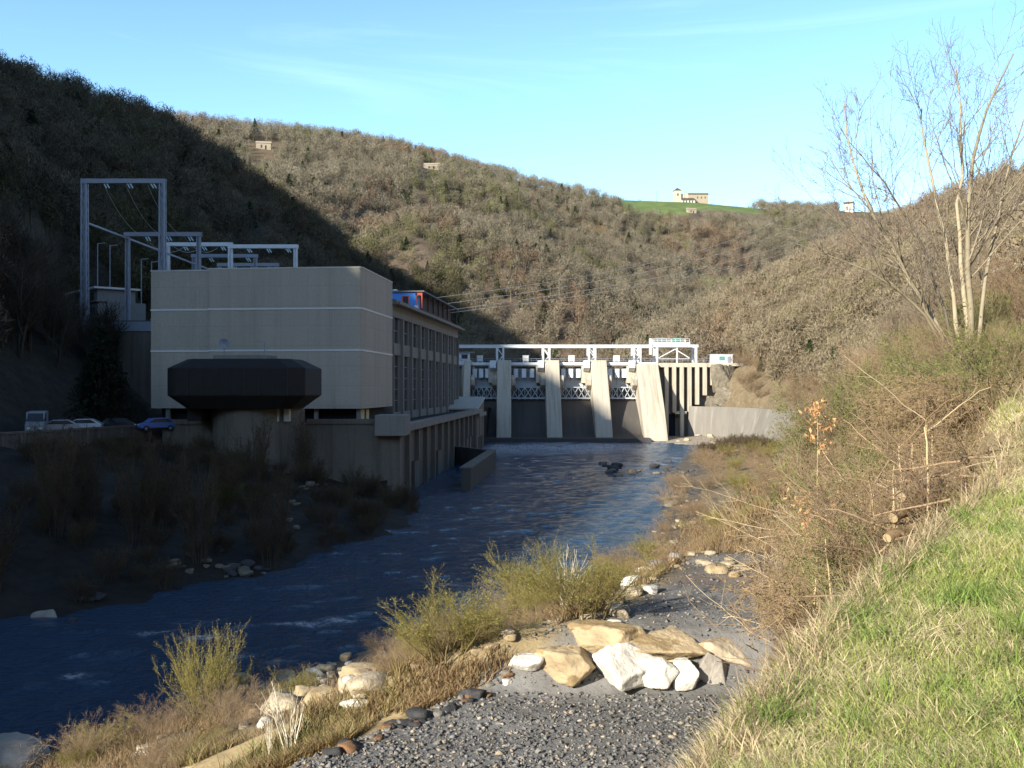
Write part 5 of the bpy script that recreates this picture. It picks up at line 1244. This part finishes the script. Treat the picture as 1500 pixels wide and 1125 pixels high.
# ------------------------------------------------------------------ cut wood, canes and the brown leaved sapling
def sticks():
    def stick(name, a, b, r, col, label, cat, group=None, lv=None, bend=.05):
        a = np.array(a); b = np.array(b); s = np.linspace(0, 1, 9); L = np.linalg.norm(b - a)
        P = a[None] * (1 - s)[:, None] + b[None] * s[:, None]; P[1:-1] += np.cumsum(g.normal(size=(7, 3)), 0) * bend * L / 8
        P = P[None]; Rr = (r * (1 - .55 * s))[None]; segs = grow(P - a, Rr, lv or [], g)
        o = link(name, nmesh(name, segs, [col], S=6), M_TWIG, None, tuple(a)); tag(o, label, cat, group)
    fb = [((1235,870),(1068,790)),((1230,800),(985,742)),((1160,760),(975,700)),((1180,835),(1020,745)),((1260,840),(1130,735)),((1300,800),(1190,640)),((1130,780),(1005,715)),((1215,905),(1040,800)),((1320,740),(1245,690)),((1380,735),(1270,705))]
    for k, ((ax, ay), (bx, by)) in enumerate(fb):
        x, y, z = gp(ax, ay); p0 = (x, y, z + .1); p1 = np.array(at(bx, by, y + 2.2)); p1 = tuple(np.array(p0) + .85 * (p1 - np.array(p0)))
        stick('fallen_branch', p0, p1, .010, (.50,.40,.25), 'long pale cut branch lying in the tangle below the grass', 'branch', 'cut branches below the grass', [dict(n=7, lf=.3, ang=35, K=4, t0=.3, rr=.5, rmin=.006, up=.05), dict(n=3, lf=.4, ang=40, K=3, rr=.5, rmin=.004)])
    for k in range(70):
        y = 9.5 + 7 * g.random(); px = 1185 + 190 * g.random(); x = (px - 750) / FPX * y; z = h1(x, y); h = .75 + .6 * g.random()
        stick('cane_stub', (x, y, z - .05), (x + .08 * g.normal(), y + .08 * g.normal(), z + h), .012 + .008 * g.random(), (.55,.43,.25) if k % 3 else (.30,.19,.11), 'upright cut cane stub in the thicket below the grass', 'cane', 'cut canes in the thicket', bend=.03)
    for k in range(130):
        y = 9.5 + 15 * g.random(); px = 1110 + 260 * g.random(); x = (px - 750) / FPX * y; z = h1(x, y)
        if x > float(ip(y, XE)) - .4: continue
        a = g.random() * 6.28; L = .5 + 1.0 * g.random(); e = .15 + .75 * g.random() ** 2
        z0 = z + .45 + .8 * g.random(); stick('bramble_cane', (x, y, z0), (x + L * math.cos(a), y + .6 * L * math.sin(a), z0 + L * e), .005 + .006 * g.random(), ((.55,.44,.28),(.40,.29,.18),(.30,.20,.13))[k % 3], 'dead cane sticking out of the brambles below the grass', 'cane', 'dead canes in the brambles', [dict(n=3, lf=.35, ang=40, K=3, rr=.6, rmin=.003)], bend=.1)
    # log pile against the grass edge
    lab = ['thick sawn log lying highest on the pile by the grass', 'short brown log under the thick sawn one', 'split log end pointing at the grass', 'dark rotten log at the back of the pile', 'pale barked log low on the pile', 'thin crooked log across the front of the pile']
    for k in range(6):
        y = 9.4 + .25 * k; px = 1345 + 9 * k; x = (px - 750) / FPX * y; z = h1(x, y) + .22 + .13 * (k % 3); c_ = .25 + .5 * g.random(); a = np.array((x - .5, y - .2, z - .08)); b = np.array((x + .45, y + c_, z + .1))
        mid = (a + b) / 2; a = mid + (a - mid) * .62; b = mid + (b - mid) * .62; cl = [(.36,.25,.14),(.28,.19,.11),(.42,.31,.19),(.12,.09,.07),(.48,.38,.26),(.33,.23,.13)][k]
        o = empty('log', tuple(a)); tag(o, lab[k], 'log', 'logs piled by the grass'); mb = MB(); nn_ = 5; r_ = .045 + .012 * (k % 3); pp = [(b - a) * j / nn_ + (g.normal(size=3) * .012 if 0 < j < nn_ else 0) for j in range(nn_ + 1)]
        V, Fq = tubes(np.array(pp)[None], np.array([[r_ * (1 + .12 * g.normal()) for j in pp]]), 9)
        link('bark', npmesh('bark', [(V, Fq, np.array(cl) * (.8 + .4 * g.random((len(V), 1))))]), M_TWIG, o)
        for e_, s_ in ((0, 0), (nn_, 1)): link('sawn_end', npmesh('sawn_end', [(V.reshape(-1, 9, 3)[e_], np.array([list(range(9))[::(1 if s_ else -1)]]), np.array([(.40,.31,.19)] * 9))]), M_TWIG, o)
    for k in range(120):
        y = 9.3 + 2.2 * g.random(); px = 1270 + 150 * g.random(); x = (px - 750) / FPX * y; z = max(h1(x, y), 0) + .05 + .45 * g.random(); a = g.normal() * .5 + (0 if k % 2 else 3.14)
        stick('brushwood_stick', (x, y, z), (x + .7 * math.cos(a), y + .4 * math.sin(a), z + .25 * g.normal()), .013, (.40,.29,.18) if k % 3 else (.20,.14,.10), 'thin dry stick on the brushwood heap by the logs', 'stick', 'brushwood sticks by the logs', bend=.06)
    # brown leaved sapling
    y = 12.6; x = (1198 - 750) / FPX * y; P0 = np.array((x, y, h1(x, y))); P1 = np.array(at(1196, 588, y))
    t = tag(empty('oak_sapling', tuple(P0)), 'thin sapling still holding clusters of orange brown leaves', 'sapling')
    s = np.linspace(0, 1, 10); P = ((P1 - P0)[None] * s[:, None])[None]; P[:, 1:-1] += g.normal(size=(1, 8, 3)) * .012; P[0, 0, 2] -= .6
    lv = grow(P, (.012 * (1 - .6 * s))[None], [dict(n=26, lf=.13, ang=60, K=4, t0=.42, rr=.5, rmin=.003)], g)
    link('stem', nmesh('stem', lv, [(.48,.37,.22), (.35,.25,.15)], S=5), M_TWIG, t)
    keep = np.abs(lv[1][0][:, 0, 2] / (P1 - P0)[2] - .66) > .06
    V, Fq = leaves(lv[1][0][keep], 20, .036, g, .035, .2); link('foliage', npmesh('foliage', [(V, Fq, colvar(len(Fq), 4, (.72,.42,.20), .35, g))]), M_LEAF, t)
sticks()
# ------------------------------------------------------------------ light, sky, camera
SUN_AZ, SUN_EL = 42.0, 24.0       # azimuth: degrees from straight behind the camera towards the left
az, el = R(SUN_AZ), R(SUN_EL)
sd = Vector((-math.sin(az) * math.cos(el), -math.cos(az) * math.cos(el), math.sin(el)))   # towards the sun
sl = bpy.data.lights.new('sun', 'SUN'); sl.energy = 5.0; sl.angle = R(.5); sl.color = (1.0, .92, .78)
so = bpy.data.objects.new('sun', sl); COL.objects.link(so); so.rotation_euler = sd.to_track_quat('Z', 'Y').to_euler(); so.location = (0, 0, 300)
w = bpy.data.worlds.new('World'); SC.world = w; w.use_nodes = True
nt = w.node_tree; bg = nt.nodes['Background']
sky = nt.nodes.new('ShaderNodeTexSky'); sky.sky_type = 'NISHITA'; sky.sun_disc = False
sky.sun_elevation = el; sky.sun_rotation = math.atan2(sd.x, sd.y); sky.altitude = 250; sky.air_density = 1.0; sky.dust_density = .6; sky.ozone_density = 1.2
# thin cirrus streaks
tc = nt.nodes.new('ShaderNodeTexCoord'); mp = nt.nodes.new('ShaderNodeMapping'); mp.inputs['Scale'].default_value = (1.2, 2.0, 9.0); mp.inputs['Rotation'].default_value = (.1, .35, .2)
nt.links.new(tc.outputs['Generated'], mp.inputs['Vector'])
nz = nt.nodes.new('ShaderNodeTexNoise'); nz.inputs['Scale'].default_value = 1.6; nz.inputs['Detail'].default_value = 7; nz.inputs['Roughness'].default_value = .6; nz.inputs['Distortion'].default_value = .8
nt.links.new(mp.outputs[0], nz.inputs['Vector'])
mr = nt.nodes.new('ShaderNodeMapRange'); nt.links.new(nz.outputs['Fac'], mr.inputs[0]); mr.inputs[1].default_value = .52; mr.inputs[2].default_value = .9; mr.inputs[4].default_value = .2
mx = nt.nodes.new('ShaderNodeMix'); mx.data_type = 'RGBA'; mx.blend_type = 'MIX'
nt.links.new(mr.outputs[0], mx.inputs[0]); nt.links.new(sky.outputs[0], mx.inputs[6]); mx.inputs[7].default_value = (8, 8.6, 9, 1)
# brighter, slightly cyan air towards the horizon
sp = nt.nodes.new('ShaderNodeSeparateXYZ'); nt.links.new(tc.outputs['Generated'], sp.inputs[0])
el_ = nt.nodes.new('ShaderNodeMapRange'); el_.interpolation_type = 'SMOOTHSTEP'; nt.links.new(sp.outputs[2], el_.inputs[0]); el_.inputs[1].default_value = .22; el_.inputs[2].default_value = .85
tint = nt.nodes.new('ShaderNodeMix'); tint.data_type = 'RGBA'; nt.links.new(el_.outputs[0], tint.inputs[0]); tint.inputs[6].default_value = (2.95, 3.75, 4.25, 1); tint.inputs[7].default_value = (.7, .85, 1.0, 1)
mu = nt.nodes.new('ShaderNodeMix'); mu.data_type = 'RGBA'; mu.blend_type = 'MULTIPLY'; mu.inputs[0].default_value = 1
nt.links.new(mx.outputs[2], mu.inputs[6]); nt.links.new(tint.outputs[2], mu.inputs[7])
nt.links.new(mu.outputs[2], bg.inputs['Color']); bg.inputs['Strength'].default_value = .05
cam = bpy.data.cameras.new('camera'); cam.sensor_width = 36; cam.lens = 36 * FPX / 1500; cam.shift_y = 6.5 / 1500; cam.clip_end = 4000; cam.clip_start = .1
co = bpy.data.objects.new('camera', cam); COL.objects.link(co); co.location = (0, 0, CZ); co.rotation_euler = (R(90), 0, 0)
SC.camera = co
SC.view_settings.view_transform = 'Standard'; SC.view_settings.look = 'None'; SC.view_settings.gamma = 1; SC.view_settings.exposure = .75
SC.cycles.max_bounces = 5; SC.cycles.diffuse_bounces = 2; SC.cycles.glossy_bounces = 2; SC.cycles.transmission_bounces = 3; SC.cycles.sample_clamp_indirect = 4
